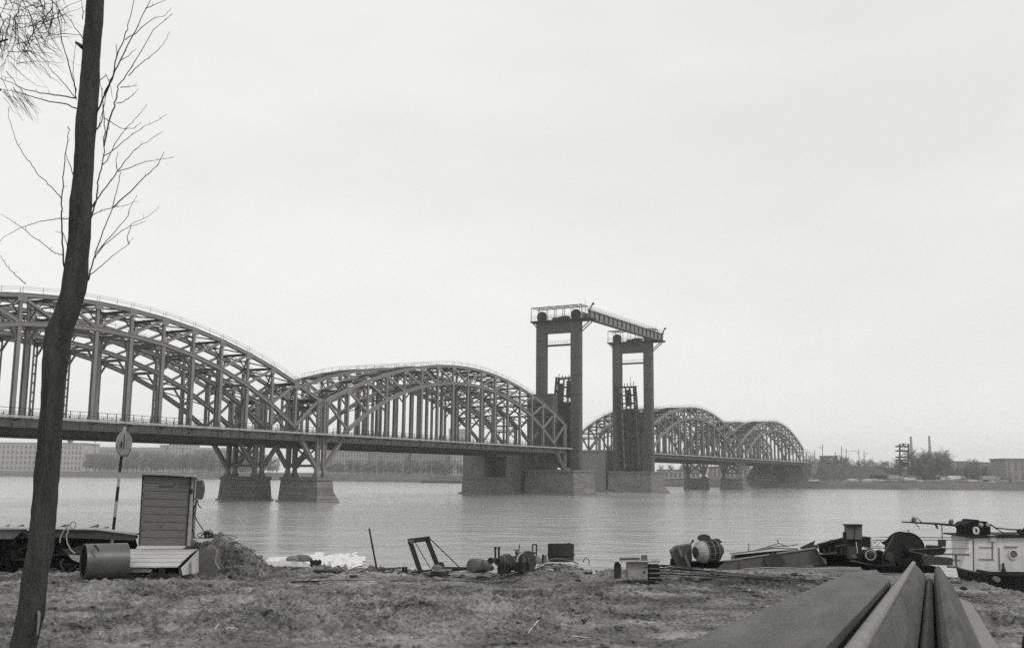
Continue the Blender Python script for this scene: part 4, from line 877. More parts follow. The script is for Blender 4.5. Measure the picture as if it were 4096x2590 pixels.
q = MB(); q.tube([ZB(1068, 372, 17.8), ZB(1095, 380, 17.8), ZB(1120, 360, 17.8), ZB(1140, 315, 17.8)], .014, 6); q.build('clamp', DSTEEL, sp)
# booth
CY = 17.3
bo = thing('switch_booth', 'narrow grey plank booth with a nameplate standing on the wooden platform', 'booth', ZC(680, 1125, CY))
TL, TR_, BL_, BR_ = ZC(415, 168, CY), ZC(1062, 200, CY), ZC(362, 1118, CY), ZC(996, 1122, CY)
nb = 9
for i in range(nb):
    f0, f1 = i/nb, (i+1)/nb-.008; q = MB(); pr = [TL.lerp(BL_, f0), TR_.lerp(BR_, f0), TR_.lerp(BR_, f1), TL.lerp(BL_, f1)]; off = V((0, random.uniform(-.006, .006), 0)); slabq(q, [p+off for p in pr][::-1], .03)
    q.build('plank', WOOD_D, bo)
for (a, b, w) in ((TL, BL_, .035), (TR_, BR_, .035)): q = MB(); q.beam(a+V((0, -.02, .01)), b+V((0, -.02, -.01)), w, .04, (0, 1, 0)); q.build('corner_batten', DSTEEL, bo)
q = MB(); q.beam(TL+V((0, -.02, .005)), TR_+V((0, -.02, .005)), .04, .03, (0, 1, 0)); q.build('corner_batten', DSTEEL, bo)
dy = V((0, .55, 0)); TR2, BR2 = ZC(1100, 200, CY), ZC(1058, 1122, CY)
q = MB(); q.hexa([BL_+V((.02, .04, 0)), BR2+V((-.02, .04, 0)), BR2+V((-.02, .5, 0)), BL_+V((.02, .5, 0)), TL+V((.02, .04, 0)), TR2+V((-.02, .04, 0)), TR2+V((-.02, .5, 0)), TL+V((.02, .5, 0))]); q.build('side_walls', WOOD_M, bo)
q = MB(); q.prism([TR_+V((.01, .0, 0)), TR2, BR2, BR_+V((.01, 0, 0))][::-1], (0, .038, 0)); q.build('front_post', LSTEEL, bo)
q = MB(); a = ZC(385, 160, CY-.08); b = ZC(1130, 190, CY-.08); q.hexa([a, b, b+V((0, .75, .05)), a+V((0, .75, .05)), a+V((0, 0, .03)), b+V((0, 0, .03)), b+V((0, .75, .08)), a+V((0, .75, .08))]); q.build('roof_board', WOOD_M, bo)
q = MB(); q.blob(ZC(1075, 182, CY-.1), .2, .2, .03, 10, .2); q.blob(ZC(1010, 188, CY-.1), .12, .1, .02, 8, .2); q.build('roofing_scrap', WHITE2, bo)
plq = MB(); A = lambda x, y: ZC(x, y, CY-.012); slabq(plq, [A(638, 290), A(845, 268), A(842, 300), A(636, 322)][::-1], .01); npl = plq.build('nameplate', GSTEEL, bo)
q = MB()   # worn unreadable dark lettering
for (x, y, u, v_) in ((640, 296, 640, 332), (640, 300, 655, 300), (668, 306, 668, 330), (668, 310, 680, 328), (690, 305, 690, 328), (690, 320, 706, 312), (722, 305, 722, 326), (735, 318, 752, 318), (760, 300, 760, 322), (775, 310, 790, 326), (800, 300, 800, 326), (800, 312, 815, 306), (826, 292, 838, 330)):
    q.beam(ZC(x, y, CY-.02), ZC(u, v_, CY-.02), .012, .006, (0, 1, 0))
q.build('lettering', DSTEEL, npl)
q = MB(); A = lambda x, y: ZC(x, y, CY-.005)
for a, b in (((612, 812), (606, 850)), ((606, 850), (624, 846)), ((645, 848), (655, 868)), ((655, 868), (668, 845)), ((655, 868), (650, 880))): q.beam(A(*a), A(*b), .009, .006, (0, 1, 0))
q.build('stencilled_mark', DSTEEL, bo)
# electric box on the side with cables
eb = thing('electric_box', 'dark domed electric box fixed to the right side of the booth', 'electric box', ZC(1165, 490, CY+.1))
q = MB(); q.prism([ZC(1118, 235, CY+.02), ZC(1210, 232, CY+.02), ZC(1228, 300, CY+.02), ZC(1230, 380, CY+.02), ZC(1212, 460, CY+.02), ZC(1190, 498, CY+.02), ZC(1112, 490, CY+.02)][::-1], (0, .2, 0)); q.build('casing', mat('box_paint', .085, .2, 8, .5, .1), eb)
q = MB(); q.prism([ZC(1120, 232, CY), ZC(1134, 232, CY), ZC(1120, 480, CY), ZC(1106, 480, CY)][::-1], (0, .24, 0)); q.prism([ZC(1108, 495, CY), ZC(1124, 495, CY), ZC(1110, 570, CY), ZC(1094, 570, CY)][::-1], (0, .1, 0)); q.build('mounting_rail', LSTEEL, eb)
q = MB(); q.box(*[v for v in (ZC(1062, 350, CY).x, ZC(1090, 350, CY).x, (CY-.03)*SCL, (CY-.005)*SCL, ZC(1070, 408, CY).z, ZC(1070, 352, CY).z)]); q.build('hinge', DSTEEL, eb)
for lab, pts, r_ in (('thick black cable hanging straight down from the electric box', [(1130, 495), (1120, 560), (1100, 620), (1096, 700), (1082, 800), (1082, 900), (1100, 980), (1125, 1030)], .026), ('black cable curving out from the electric box to the coil', [(1140, 510), (1128, 640), (1112, 700), (1150, 790), (1200, 870), (1250, 940), (1310, 1000)], .02), ('short black cable end sticking out below the electric box', [(1150, 500), (1160, 560), (1180, 595), (1205, 612)], .02)):
    single(MB().tube([ZC(x, y, CY+.05) for x, y in pts], r_, 6), 'cable', CABLE, lab, 'cable')
cl = thing('cable_coil', 'tangled coil of black cable on a board behind the wooden platform', 'cable coil', ZC(1230, 1070, CY+.1)); q = MB()
for k in range(9):
    cx_, cy_ = random.uniform(1200, 1320), random.uniform(950, 1020); pts = [ZC(cx_+random.uniform(.8, 1.1)*60*math.cos(t*.7), cy_+35*math.sin(t*.7)-10*math.sin(t*.35), CY+.05+.05*k/3) for t in range(10)]; q.tube(pts, .018, 5)
q.build('loops', CABLE, cl)
q = MB()
for i in range(6): q.blob(ZC(1095+i*42, 1018, CY-.02), .045, .04, .03, 8, .1)
q.build('insulator_lumps', DSTEEL, cl)
q = MB(); a = ZC(1088, 1040, CY-.05); b = ZC(1335, 1045, CY-.05); q.hexa([a, b, b+V((0, .3, 0)), a+V((0, .3, 0)), a+V((0, 0, .05)), b+V((0, 0, .05)), b+V((0, .3, .05)), a+V((0, .3, .05))]); q.build('board', WOOD_L, cl)
for i, (pts, lab) in enumerate(([[(1340, 960), (1420, 980), (1520, 975), (1640, 985), (1700, 1020)], 'thin cable running right from the coil over the mound'], [[(1330, 1000), (1370, 1060), (1430, 1130), (1500, 1160), (1560, 1210)], 'thin cable drooping down the front of the mound'])):
    single(MB().tube([ZC(x, y, CY+.15) for x, y in pts], .01, 5), 'cable', CABLE, lab, 'cable')
# wooden platform
wp = thing('wooden_platform', 'low platform of pale weathered boards in front of the booth', 'platform', ZC(600, 1450, 16.4))
rows = [(1160, 17.45), (1195, 17.1), (1240, 16.85), (1290, 16.6), (1340, 16.4), (1398, 16.2)]
for i in range(5):
    (y0, Ya), (y1, Yb) = rows[i], rows[i+1]; xr0, xr1 = 1165-i*55, 1165-(i+1)*55; a, b, c, d = ZC(185-25*(i < 1), y1-5, Yb), ZC(xr1-10, y1-5, Yb), ZC(xr0-10, y0+2, Ya-.02), ZC(185+60*(i < 1), y0+2, Ya-.02); z = V((0, 0, -.035))
    dz = V((0, 0, random.uniform(-.012, .012))); q = MB(); q.hexa([a+z+dz, b+z+dz, c+z+dz, d+z+dz, a+dz, b+dz, c+dz, d+dz]); q.build('board', WOOD_L, wp)
q = MB(); q.prism([ZC(930, 1415, 16.15), ZC(1060, 1300, 16.3), ZC(1165, 1175, 17.0), ZC(1165, 1480, 17.0), ZC(1060, 1500, 16.3), ZC(950, 1520, 16.15)][::-1], (0, .03, 0)); q.build('side_board', WOOD_L, wp)
q = MB(); q.prism([ZC(1085, 1290, 16.2), ZC(1125, 1255, 16.3), ZC(1120, 1490, 16.3), ZC(1080, 1500, 16.2)][::-1], (0, .03, 0)); q.build('batten', WOOD_L, wp)
q = MB(); a = ZC(190, 1428, 16.3); b = ZC(520, 1432, 16.3); c = ZC(520, 1480, 16.3); d = ZC(190, 1480, 16.3); slabq(q, [a, d, c, b], .12); q.build('lower_board', WOOD_L, wp)
q = MB(); slabq(q, [ZC(190, 1425, 17.2), ZC(940, 1425, 17.2), ZC(940, 1560, 17.2), ZC(190, 1560, 17.2)], .1); q.build('rear_bearer', BSTEEL, wp)
for x in (220, 620, 900): q = MB(); slabq(q, [ZC(x, 1425, 16.7), ZC(x+60, 1425, 16.7), ZC(x+60, 1580, 16.7), ZC(x, 1580, 16.7)], .3); q.build('bearer', WOOD_M, wp)
q = MB(); slabq(q, [ZC(180, 1440, 16.6), ZC(330, 1440, 16.6), ZC(330, 1560, 16.6), ZC(180, 1560, 16.6)], .2)
single(q, 'rubble_block', CONC, 'broken block wedged under the wooden platform', 'block')
q = MB(); slabq(q, [ZC(1172, 1165, 17.2), ZC(1400, 1158, 17.2), ZC(1420, 1420, 17.2), ZC(1400, 1560, 17.2), ZC(1172, 1560, 17.2)], .5); single(q, 'concrete_block', CONC, 'grey concrete block between the wooden platform and the mound', 'block')
single(MB().tube([ZC(x, y, 16.9) for x, y in ((1400, 1170), (1425, 1200), (1400, 1260), (1395, 1350), (1430, 1400), (1455, 1440))], .018, 6), 'hose', ROPE, 'pale hose hanging in front of the grey concrete block', 'hose')
# wire mesh on mound
wm_ = thing('wire_netting', 'crumpled wire netting lying over the earth mound', 'netting', V((-10.4, 37, GZ+1))); q = MB()
for k in range(20):
    xx = -11.6+k*.15; q.tube([V((xx+.05*math.sin(j+k), 36.2+j*.16, gh(xx, 36.2+j*.16)+.03+.05*abs(math.sin(j*1.1+k*.8)))) for j in range(9)], .006, 3)
for k in range(8):
    y_ = 36.2+k*.18; q.tube([V((-11.6+j*.15, y_+.05*math.sin(j), gh(-11.6+j*.15, y_)+.03+.05*abs(math.sin(k*1.3+j*.7)))) for j in range(20)], .006, 3)
q.build('wires', RUST, wm_)
# stones, beams, debris between mound and frame
def rock(x, y, Y, w, h, d, lab, mt=STONE, flat=.3, name='stone', grp=None):
    q = MB(); q.blob(ZD(x, y, Y), w, d, h, 14, .1, flat); return single(q, name, mt, lab, 'stone', grp, smooth=True)
rock(455, 500, 18.1, .24, .14, .2, 'dark round-topped stone left of the white froth'); rock(565, 500, 18.3, .36, .18, .2, 'pale rounded boulder lying beside the dark stone', CONC)
q = MB()
for i in range(7): q.blob(ZD(665+i*13, 530+(i % 3)*20, 18.2), .08, .1, .12, 7, .3)
q.blob(ZD(700, 560, 18.2), .2, .15, .12, 8, .3); single(q, 'scrap_lump', DSTEEL, 'dark jagged lump of scrap at the edge of the white froth', 'scrap')
single(MB().tube([ZD(x, y, 18.1) for x, y in ((740, 570), (800, 585), (860, 592), (920, 603), (960, 588), (1010, 575))], [.06, .05, .045, .04, .02, .012], 8), 'driftwood', WOOD_D, 'dark driftwood stick lying under the white froth', 'driftwood')
q = MB(); slabq(q, [ZD(430, 600, 17.8), ZD(470, 582, 17.8), ZD(610, 586, 17.8), ZD(612, 690, 17.8), ZD(430, 690, 17.8)], .35); single(q, 'stone_block', mat('block_stone', .075, .3, 6, .9, .4), 'squared dark stone block on the bank below the boulders', 'stone')
q = MB(); slabq(q, [ZD(560, 640, 17.6), ZD(700, 635, 17.6), ZD(700, 715, 17.6), ZD(590, 705, 17.6)], .3); single(q, 'stone_block', CONC, 'low grey stone block joining the dark timber box', 'stone')
tb = thing('timber_pile', 'low pile of dark tarred timbers right of the squared stone block', 'timber pile', ZD(860, 725, 17.5))
for i in range(5):
    q = MB(); y = 632+i*20; q.beam(ZD(690+i*4, y, 17.5), ZD(980+i*14, y+12+i*2, 17.5), .16, .055, (0, 0, 1)); q.build('timber', DSTEEL if i else WOOD_D, tb)
q = MB(); a = ZD(668, 624, 17.4); b = ZD(985, 634, 17.4); q.hexa([a, b, b+V((0, .45, 0)), a+V((0, .45, 0)), a+V((0, 0, .03)), b+V((0, 0, .03)), b+V((0, .45, .03)), a+V((0, .45, .03))]); q.build('top_board', DSTEEL, tb)
q = MB(); q.tube([ZD(930, 625, 17.35), ZD(925, 730, 17.35)], .01, 5); q.build('wire_tie', ROPE, tb)
rock(92, 665, 17.6, .17, .14, .15, 'small dark stone half buried in front of the mound'); 
q = MB(); q.lathe(PF(922, 2306, 16.6), (0, -1, .1), [(0, .02), (0, .065), (.1, .07), (.12, .04)], 12); single(q, 'pipe_stub', DSTEEL, 'short dark pipe stub lying right of the platform', 'pipe')
# white froth
fr = MB()
for i in range(150):
    x = random.uniform(600, 1190); y = 500+random.gauss(0, 28)+(x-600)*.02; Y0 = 62+random.uniform(-7, 8); p = ZD(x, y, Y0); 
    g0 = PF(1000+x/2.6756, 2050+y/2.6756, 50); g1 = G(1000+x/2.6756, 2050+y/2.6756, 0.0); fr.blob((g1.x, g1.y, .0), random.uniform(.12, .45), random.uniform(.3, 1.6), random.uniform(.05, .22), 7, .4)
for i in range(14):
    x = random.uniform(230, 640); y = 500+random.gauss(0, 4); g1 = G(1000+x/2.6756, 2050+y/2.6756, 0.0); fr.blob((g1.x, g1.y, .0), random.uniform(.3, .7), random.uniform(.4, 1.2), random.uniform(.08, .2), 9, .3)
single(fr, 'froth', FOAM, 'bright white froth churning on the water behind the stones', 'froth', smooth=True)['kind'] = 'stuff'
# thin post
single(MB().tube([ZD(1275, 165, 17.9), ZD(1355, 590, 17.9), ZD(1372, 690, 17.9)], .032, 8), 'iron_post', DSTEEL, 'thin dark iron post leaning left beside the water', 'post')
single(MB().tube([ZD(1457, 612, 17.9), ZD(1446, 660, 17.9)], .012, 5), 'rod', DSTEEL, 'tiny iron rod sticking up left of the frame', 'rod')
# steel frame
fr_ = thing('gantry', 'leaning dark steel gantry frame with a long diagonal rod', 'frame', ZD(1860, 640, 17.5))
FY = 17.7
for nm, a, b, w in (('leg', (1712, 300), (1822, 625), .12), ('leg', (1898, 288), (2010, 570), .11), ('top_beam', (1690, 302), (1925, 272), .11)):
    q = MB(); q.hbeam(ZD(*a, FY), ZD(*b, FY+(.05 if nm == 'leg' else -.02)), .16, w, .02, (0, 1, 0)); q.beam(ZD(*a, FY), ZD(*b, FY+(.05 if nm == 'leg' else -.02)), w, .13, (0, 1, 0)); q.build(nm, mat('frame_steel', .04, .3, 8, .5, .2) if nm == 'leg' and a[0] < 1800 else bpy.data.materials['frame_steel'], fr_)
for a in ((1733, 272), (1893, 255)): q = MB(); q.prism([ZD(a[0]-16, a[1]+16, FY-.07), ZD(a[0], a[1]-8, FY-.07), ZD(a[0]+16, a[1]+16, FY-.07), ZD(a[0], a[1]+30, FY-.07)][::-1], (0, .1, 0)); q.build('lug', DSTEEL, fr_)
q = MB(); q.tube([ZD(1765, 310, FY), ZD(1930, 592, FY)], .016, 6); q.build('brace_rod', DSTEEL, fr_)
q = MB(); q.tube([ZD(1918, 268, FY), ZD(2275, 612, FY-.1)], .02, 6); q.build('brace_rod', DSTEEL, fr_)
q = MB(); slabq(q, [ZD(1690, 296, FY-.08), ZD(1755, 280, FY-.08), ZD(1745, 320, FY-.08), ZD(1725, 330, FY-.08)], .04); q.build('gusset', GSTEEL, fr_)
for i, (a, b, w, mt_) in enumerate((((1730, 635), (1940, 610), .06, DSTEEL), ((1940, 640), (2120, 650), .12, RUST), ((1880, 690), (2010, 700), .13, DSTEEL), ((2060, 585), (2350, 590), .08, RUST), ((2140, 650), (2390, 625), .05, WOOD_L), ((1570, 700), (1720, 705), .14, WHITE2), ((1400, 690), (1560, 700), .1, STONE), ((1900, 712), (2100, 725), .05, WOOD_M), ((2160, 610), (2380, 600), .07, DSTEEL), ((1100, 700), (1380, 712), .12, STONE), ((1720, 675), (2140, 668), .045, CABLE), ((1000, 640), (1160, 648), .07, STONE))):
    q = MB(); q.beam(ZD(*a, 17.5), ZD(*b, 17.45), .2, w*.8); o = single(q, 'scrap_bar' if mt_ not in (WHITE2, STONE) else 'slab', mt_, ['dark flat bar under the left foot of the frame', 'rusty block between the feet of the frame', 'dark block lying in front of the frame', 'rusty channel behind the foot of the diagonal rod', 'pale board pointing at the barrel', 'white slab lying left of the frame', 'grey slab at the foot of the iron post', 'old plank lying before the frame', 'dark bar left of the barrel', 'long grey slab left of the iron post', 'dark rod lying between frame and slabs', 'thin grey slab right of the dark timbers'][i], 'scrap')
for x in (1640, 1672): q = MB(); q.lathe(ZD(x, 662, 17.7), (-.05, 0, 1), [(0, .055), (.28, .05)], 8); single(q, 'iron_stump', DSTEEL, 'left of two stubby dark iron stumps by the frame' if x == 1640 else 'right of two stubby dark iron stumps by the frame', 'stump')
rock(2000, 590, 17.4, .19, .13, .2, 'flat-topped pale stone resting between the legs of the frame', CONC); rock(2045, 570, 17.7, .12, .15, .1, 'dark knob of stone behind the right leg of the frame', DSTEEL)
rock(1165, 622, 17.9, .09, .07, .1, 'small pale stone on the slope left of the iron post', CONC)
# hoop pipes and cables on the ground
def gcable(pts, r_, lab, mt=CABLE, zo=.0, name='ground_cable'):
    P3 = []
    for x, y in pts:
        g = G(x, y); P3.append(V((g.x, g.y, gh(g.x, g.y)+r_+zo)))
    f = []
    for a, b in zip(P3[:-1], P3[1:]):
        n = max(1, int((b-a).length/.25))
        for k in range(n): c = a.lerp(b, k/n); f.append(V((c.x+random.gauss(0, .006), c.y+random.gauss(0, .006), gh(c.x, c.y)+r_+zo)))
    f.append(P3[-1]); return single(MB().tube(f, r_, 6), name, mt, lab, 'cable')
# barrel, engine, tub
ba = thing('barrel', 'pale battered barrel lying on its side left of the old engine', 'barrel', ZE(280, 740, 17.3)); a = ZE(175, 628, 17.3); b = ZE(430, 635, 17.6); ax = b-a; R1 = .23*(17.3/17.3)
q = MB(); q.lathe(a, ax, [(0, .0), (0, .2), (.02, .235), (.1, .243), (.12, .25), (.14, .243), (ax.length*.5, .245), (ax.length, .225), (ax.length+.02, 0)], 28); q.build('shell', CONC, ba, smooth=True)
q = MB(); q.beam(ZE(385, 530, 17.05), ZE(350, 650, 17.05), .03, .02, (0, 1, 0)); q.build('rust_seam', RUST, ba)
q = MB(); q.blob(ZE(510, 680, 17.3), .18, .14, .13, 12, .12, .6); single(q, 'stone', CONC, 'pale broken stone between the barrel and the old engine', 'stone', smooth=True)
en = thing('old_engine', 'rusty derelict engine with flanged pipe ends and a big pale-rimmed flywheel', 'engine', ZE(900, 770, 17.2)); EY = 17.2
for x, y, r_ in ((548, 535, .115), (690, 552, .13)):
    q = MB(); q.lathe(ZE(x, y, EY-.1), (-.35, -1, 0), [(-.25, r_*.7), (-.02, r_*.72), (-.02, r_), (.05, r_), (.05, r_*.62), (.0, r_*.55), (.0, 0)], 22); q.build('flanged_pipe', RUST, en, smooth=False)
q = MB(); q.lathe(ZE(630, 560, EY+.1), (1, .3, 0), [(0, .05), (.3, .07)], 10); q.build('link_pipe', RUST, en)
for x in (632, 700): q = MB(); q.lathe(ZE(x, 490, EY), (0, 0, 1), [(0, .035), (.34, .035), (.34, .05), (.39, .05)], 10); q.build('exhaust_stub', DSTEEL, en)
q = MB(); q.lathe(ZE(700, 580, EY+.1), (1, .25, -.02), [(0, .0), (0, .22), (.08, .26), (.2, .31), (.4, .31), (.45, .25), (.6, .26), (.75, .25), (.95, .24), (.98, .28), (1.04, .28), (1.04, 0)], 26); q.build('body', RUST, en, smooth=True)
q = MB(); q.box(ZE(680, 0, EY).x, ZE(900, 0, EY).x, (EY-.05)*SCL, (EY+.2)*SCL, ZE(0, 775, EY).z, ZE(0, 600, EY).z); q.build('crankcase', DSTEEL, en)
q = MB(); q.box(ZE(1040, 0, EY).x, ZE(1250, 0, EY).x, (EY-.05)*SCL, (EY+.2)*SCL, ZE(0, 710, EY).z, ZE(0, 550, EY).z); q.build('sump', DSTEEL, en)
c = ZE(1170, 560, EY+.12); axn = V((.62, -.75, .1)).normalized()
q = MB(); q.lathe(c, axn, [(-.1, .1), (-.1, .34), (.0, .36), (.02, .36), (.02, .1)], 34); q.build('flywheel', RUST, en, smooth=True)
q = MB(); q.lathe(c+axn*.03, axn, [(-.02, .29), (-.02, .345), (.02, .345), (.02, .29)], 34); q.f = [f for f in q.f if len(f) == 4]; q.build('pale_rim', LSTEEL, en)
q = MB(); q.lathe(c+V((.12, .15, .02)), axn, [(0, .1), (0, .35), (.12, .35), (.12, .1)], 30); q.build('guard_disc', RUST, en, smooth=True)
q = MB(); q.tube([ZE(980, 322, EY), ZE(1090, 335, EY)], .02, 6); q.tube([ZE(1085, 380, EY), ZE(1090, 300, EY), ZE(1102, 210, EY)], .016, 6); q.lathe(ZE(1040, 350, EY), (0, 0, -1), [(0, .05), (.12, .04)], 8); q.build('control_lever', DSTEEL, en)
for i in range(5): q = MB(); q.tube([ZE(800+i*95, 420+i*12, EY-.2), ZE(820+i*95, 560, EY-.28), ZE(812+i*95, 700, EY-.2)], .012, 5); q.build('oil_pipe', DSTEEL if i % 2 else GSTEEL, en)
lf = thing('ladder_frame', 'small upright dark frame like a ladder end right of the flywheel', 'frame', ZE(1385, 470, 17.4)); A = lambda x, y: ZE(x, y, 17.5)
for x in (1352, 1428): q = MB(); q.beam(A(x, 215), A(x-6, 470 if x > 1400 else 620), .045, .045, (0, 1, 0)); q.build('upright', DSTEEL, lf)
for y in (222, 385): q = MB(); q.beam(A(1360, y), A(1420, y), .045, .05 if y < 300 else .03, (0, 1, 0)); q.build('rung', DSTEEL, lf)
q = MB(); q.blob(ZE(1430, 540, 17.5), .2, .15, .18, 12, .12, .5); single(q, 'stone', STONE, 'grey stone under the ladder-like frame', 'stone', smooth=True)
for x, w, mt_ in ((1552, .07, DSTEEL), (1600, .06, GSTEEL)): q = MB(); q.box(ZE(x-22, 0, 17.6).x, ZE(x+18, 0, 17.6).x, 17.5*SCL, 17.6*SCL, ZE(0, 570 if x < 1580 else 545, 17.6).z, ZE(0, 395 if x < 1580 else 408, 17.6).z); single(q, 'iron_plate', mt_, 'upright dark iron plate left of the tub' if x < 1580 else 'grey plate touching the left side of the tub', 'plate')
tu = thing('wooden_tub', 'dark tapered tub of staves with a hoop standing on the low mound', 'tub', ZE(1900, 520, 17.7)); c0 = ZE(1895, 545, 17.9); h_ = ZE(1895, 210, 17.9).z-c0.z; R0_, R1_ = (ZE(2145, 0, 17.9).x-ZE(1635, 0, 17.9).x)/2*.96, (ZE(2145, 0, 17.9).x-ZE(1635, 0, 17.9).x)/2
ns = 26
for i in range(ns):
    a0 = 2*math.pi*i/ns; a1 = 2*math.pi*(i+.93)/ns; tz = h_*(1-random.choice((0, 0, .02, .06)) if 0.3 < i/ns < .8 else 1); q = MB()
    def cp(a, r_, z): return c0+V((math.cos(a)*r_, math.sin(a)*r_*.8, z))
    q.hexa([cp(a0, R0_, 0), cp(a1, R0_, 0), cp(a1, R0_-.04, 0), cp(a0, R0_-.04, 0), cp(a0, R1_, tz), cp(a1, R1_, tz), cp(a1, R1_-.04, tz), cp(a0, R1_-.04, tz)]); q.build('stave', bpy.data.materials.get('tub_wood') or mat('tub_wood', .045, .5, 6, .85, .5, stretch=(4, 4, .5)), tu)
q = MB(); pts = [cp(2*math.pi*i/24, R0_+.03, h_*.36+(.02 if i % 5 else .0)) for i in range(25)]; q.tube(pts, .022, 6, cap=False); q.build('hoop', RUST, tu)
q = MB(); q.lathe(c0+V((0, 0, h_*.85)), (0, 0, 1), [(0, 0), (0, R1_*.78), (.02, R1_*.78), (.02, 0)], 20); q.build('lid_boards', DSTEEL, tu)
q = MB(); q.blob(ZE(2055, 205, 17.8), .09, .06, .025, 8, .3); q.build('debris_on_top', DSTEEL, tu)
single(MB().tube([ZE(x, y, 17.35) for x, y in ((1440, 650), (1520, 600), (1600, 560), (1700, 508), (1800, 492), (1900, 500), (2000, 515), (2120, 545), (2230, 590))], .022, 7), 'hose', GSTEEL, 'grey hose arching over the low mound before the tub', 'hose')
single(MB().tube([ZE(x, y, 17.2) for x, y in ((1230, 730), (1340, 740), (1450, 690), (1540, 650), (1610, 610))], .02, 6), 'hose', CABLE, 'dark hose running from the engine foot to the low mound', 'hose')
single(MB().tube([ZF(x, y, 17.6) for x, y in ((1425, 530), (1435, 495), (1455, 477), (1478, 492), (1490, 520), (1486, 560))], .014, 6), 'hoop', CABLE, 'small wire hoop standing in the earth right of the tub', 'hoop')
# cabinet and planks
ca = thing('metal_cabinet', 'pale square cabinet with a round hole standing on the bank', 'cabinet', ZF(2010, 705, 16.6)); CYb = 16.6
q = MB(); slabq(q, [ZF(1900, 528, CYb), ZF(2118, 526, CYb), ZF(2116, 702, CYb), ZF(1903, 700, CYb)], .45); q.build('body', mat('cabinet_paint', .26, .2, 6, .6, .1), ca)
q = MB(); q.lathe(ZF(2082, 632, CYb-.012), (0, 1, 0), [(0, 0), (0, .032), (.01, .032), (.01, 0)], 14); q.build('hole', HULL, ca)
q = MB(); a = ZF(1888, 528, CYb-.05); b = ZF(2250, 530, CYb-.05); q.hexa([a, b, b+V((0, .6, 0)), a+V((0, .6, 0)), a+V((0, 0, .025)), b+V((0, 0, .025)), b+V((0, .6, .025)), a+V((0, .6, .025))]); q.build('top_board', WOOD_M, ca)
bs = thing('stacked_slats', 'stack of dark slats with gaps touching the right side of the pale cabinet', 'slat stack', ZF(2185, 708, CYb))
for i in range(7): q = MB(); y = 540+i*25; q.box(ZF(2122, 0, CYb).x, ZF(2250-3*(i % 2), 0, CYb).x, (CYb-(.02*(i % 2)))*SCL, (CYb+.3)*SCL, ZF(0, y+15, CYb).z, ZF(0, y, CYb).z); q.build('slat', WOOD_D if i % 2 else DSTEEL, bs)
q = MB(); q.box(ZF(2128, 0, CYb).x, ZF(2225, 0, CYb).x, (CYb+.06)*SCL, (CYb+.3)*SCL, ZF(0, 705, CYb).z, ZF(0, 542, CYb).z); q.build('core_block', DSTEEL, bs)
q = MB(); slabq(q, [ZF(1764, 548, CYb), ZF(1830, 548, CYb), ZF(1832, 700, CYb), ZF(1762, 700, CYb)], .25); single(q, 'dark_block', STEEL_D, 'dark upright block holding up the left end of the board', 'block')
q = MB(); slabq(q, [ZF(1772, 528, CYb+.03), ZF(1812, 528, CYb+.03), ZF(1812, 552, CYb+.03), ZF(1772, 552, CYb+.03)], .2); single(q, 'packing_piece', DSTEEL, 'small dark packing piece between the board and the upright block', 'block')
q = MB(); a = ZF(1738, 522, CYb-.08); b = ZF(2160, 524, CYb-.08); q.hexa([a, b, b+V((0, .35, 0)), a+V((0, .35, 0)), a+V((0, 0, .03)), b+V((0, 0, .03)), b+V((0, .35, .03)), a+V((0, .35, .03))]); single(q, 'board', WOOD_L, 'pale board laid from the dark upright block to the cabinet', 'board')
q = MB(); q.beam(ZF(1815, 492, CYb), ZF(2030, 490, CYb), .1, .07); single(q, 'short_bar', mat('bar_steel', .07, .3, 9, .6, .2), 'short round-edged bar lying on the pale board', 'bar')
q = MB(); slabq(q, [ZF(2052, 452, CYb), ZF(2108, 452, CYb), ZF(2118, 515, CYb), ZF(2048, 515, CYb)], .15); single(q, 'small_box', CONC, 'small pale box standing on top of the cabinet', 'box')
# bundle of pipes running right from the slats
for i, (a, b) in enumerate((((130, 640), (2000, 818)), ((120, 662), (1500, 770)), ((130, 700), (1990, 832)), ((60, 730), (1400, 800)), ((130, 760), (1100, 800)), ((130, 625), (640, 668)), ((-60, 650), (700, 700)))):
    q = MB(); Ya, Yb = 17.3-.12*i, 16.2-.1*i; n = 7; q.tube([ZG(a[0]+(b[0]-a[0])*j/n, a[1]+(b[1]-a[1])*j/n+random.uniform(-4, 4), Ya+(Yb-Ya)*j/n) for j in range(n+1)], .022 if i % 2 else .017, 7)
    single(q, 'long_pipe', (DSTEEL, GSTEEL, RUST)[i % 3], ['topmost long thin pipe running right from the slats', 'second thin pipe under the big drum motor', 'longest thin pipe crossing towards the steel sheets', 'thin pipe lying near the ground before the drum motor', 'short low pipe nearest the ground', 'short upper pipe just right of the slats', 'pipe passing behind the stack of slats'][i], 'pipe', 'pipes on the bank')
# drum motor with box
dm = thing('drum_motor', 'big derelict ribbed motor with a pale domed end, tilted on its side', 'motor', ZH(1100, 1030, 16.8)); HY = 16.8
axm = V((.9, .43, .06)).normalized(); c = ZH(1090, 640, HY); R_m = (ZH(0, 370, HY).z-ZH(0, 910, HY).z)/2
q = MB(); q.lathe(c, axm, [(-.2, 0), (-.2, R_m*.5), (-.17, R_m*.62), (-.09, R_m*.82), (0, R_m*.95), (.06, R_m*.99), (.1, R_m), (.1, 0)], 36); q.build('domed_end', WHITE2, dm, smooth=True)
q = MB(); q.lathe(c-axm*.215, axm, [(0, 0), (0, R_m*.46), (.02, R_m*.52), (.03, R_m*.52), (.04, 0)], 24); q.lathe(c-axm*.25, axm, [(0, 0), (0, R_m*.2), (.05, R_m*.24)], 14); q.build('bearing_cap', RUST, dm)
q = MB(); q.lathe(c, axm, [(.1, 0), (.1, R_m*.96), (.55, R_m*.98), (.55, 0)], 36); q.build('stator', DSTEEL, dm)
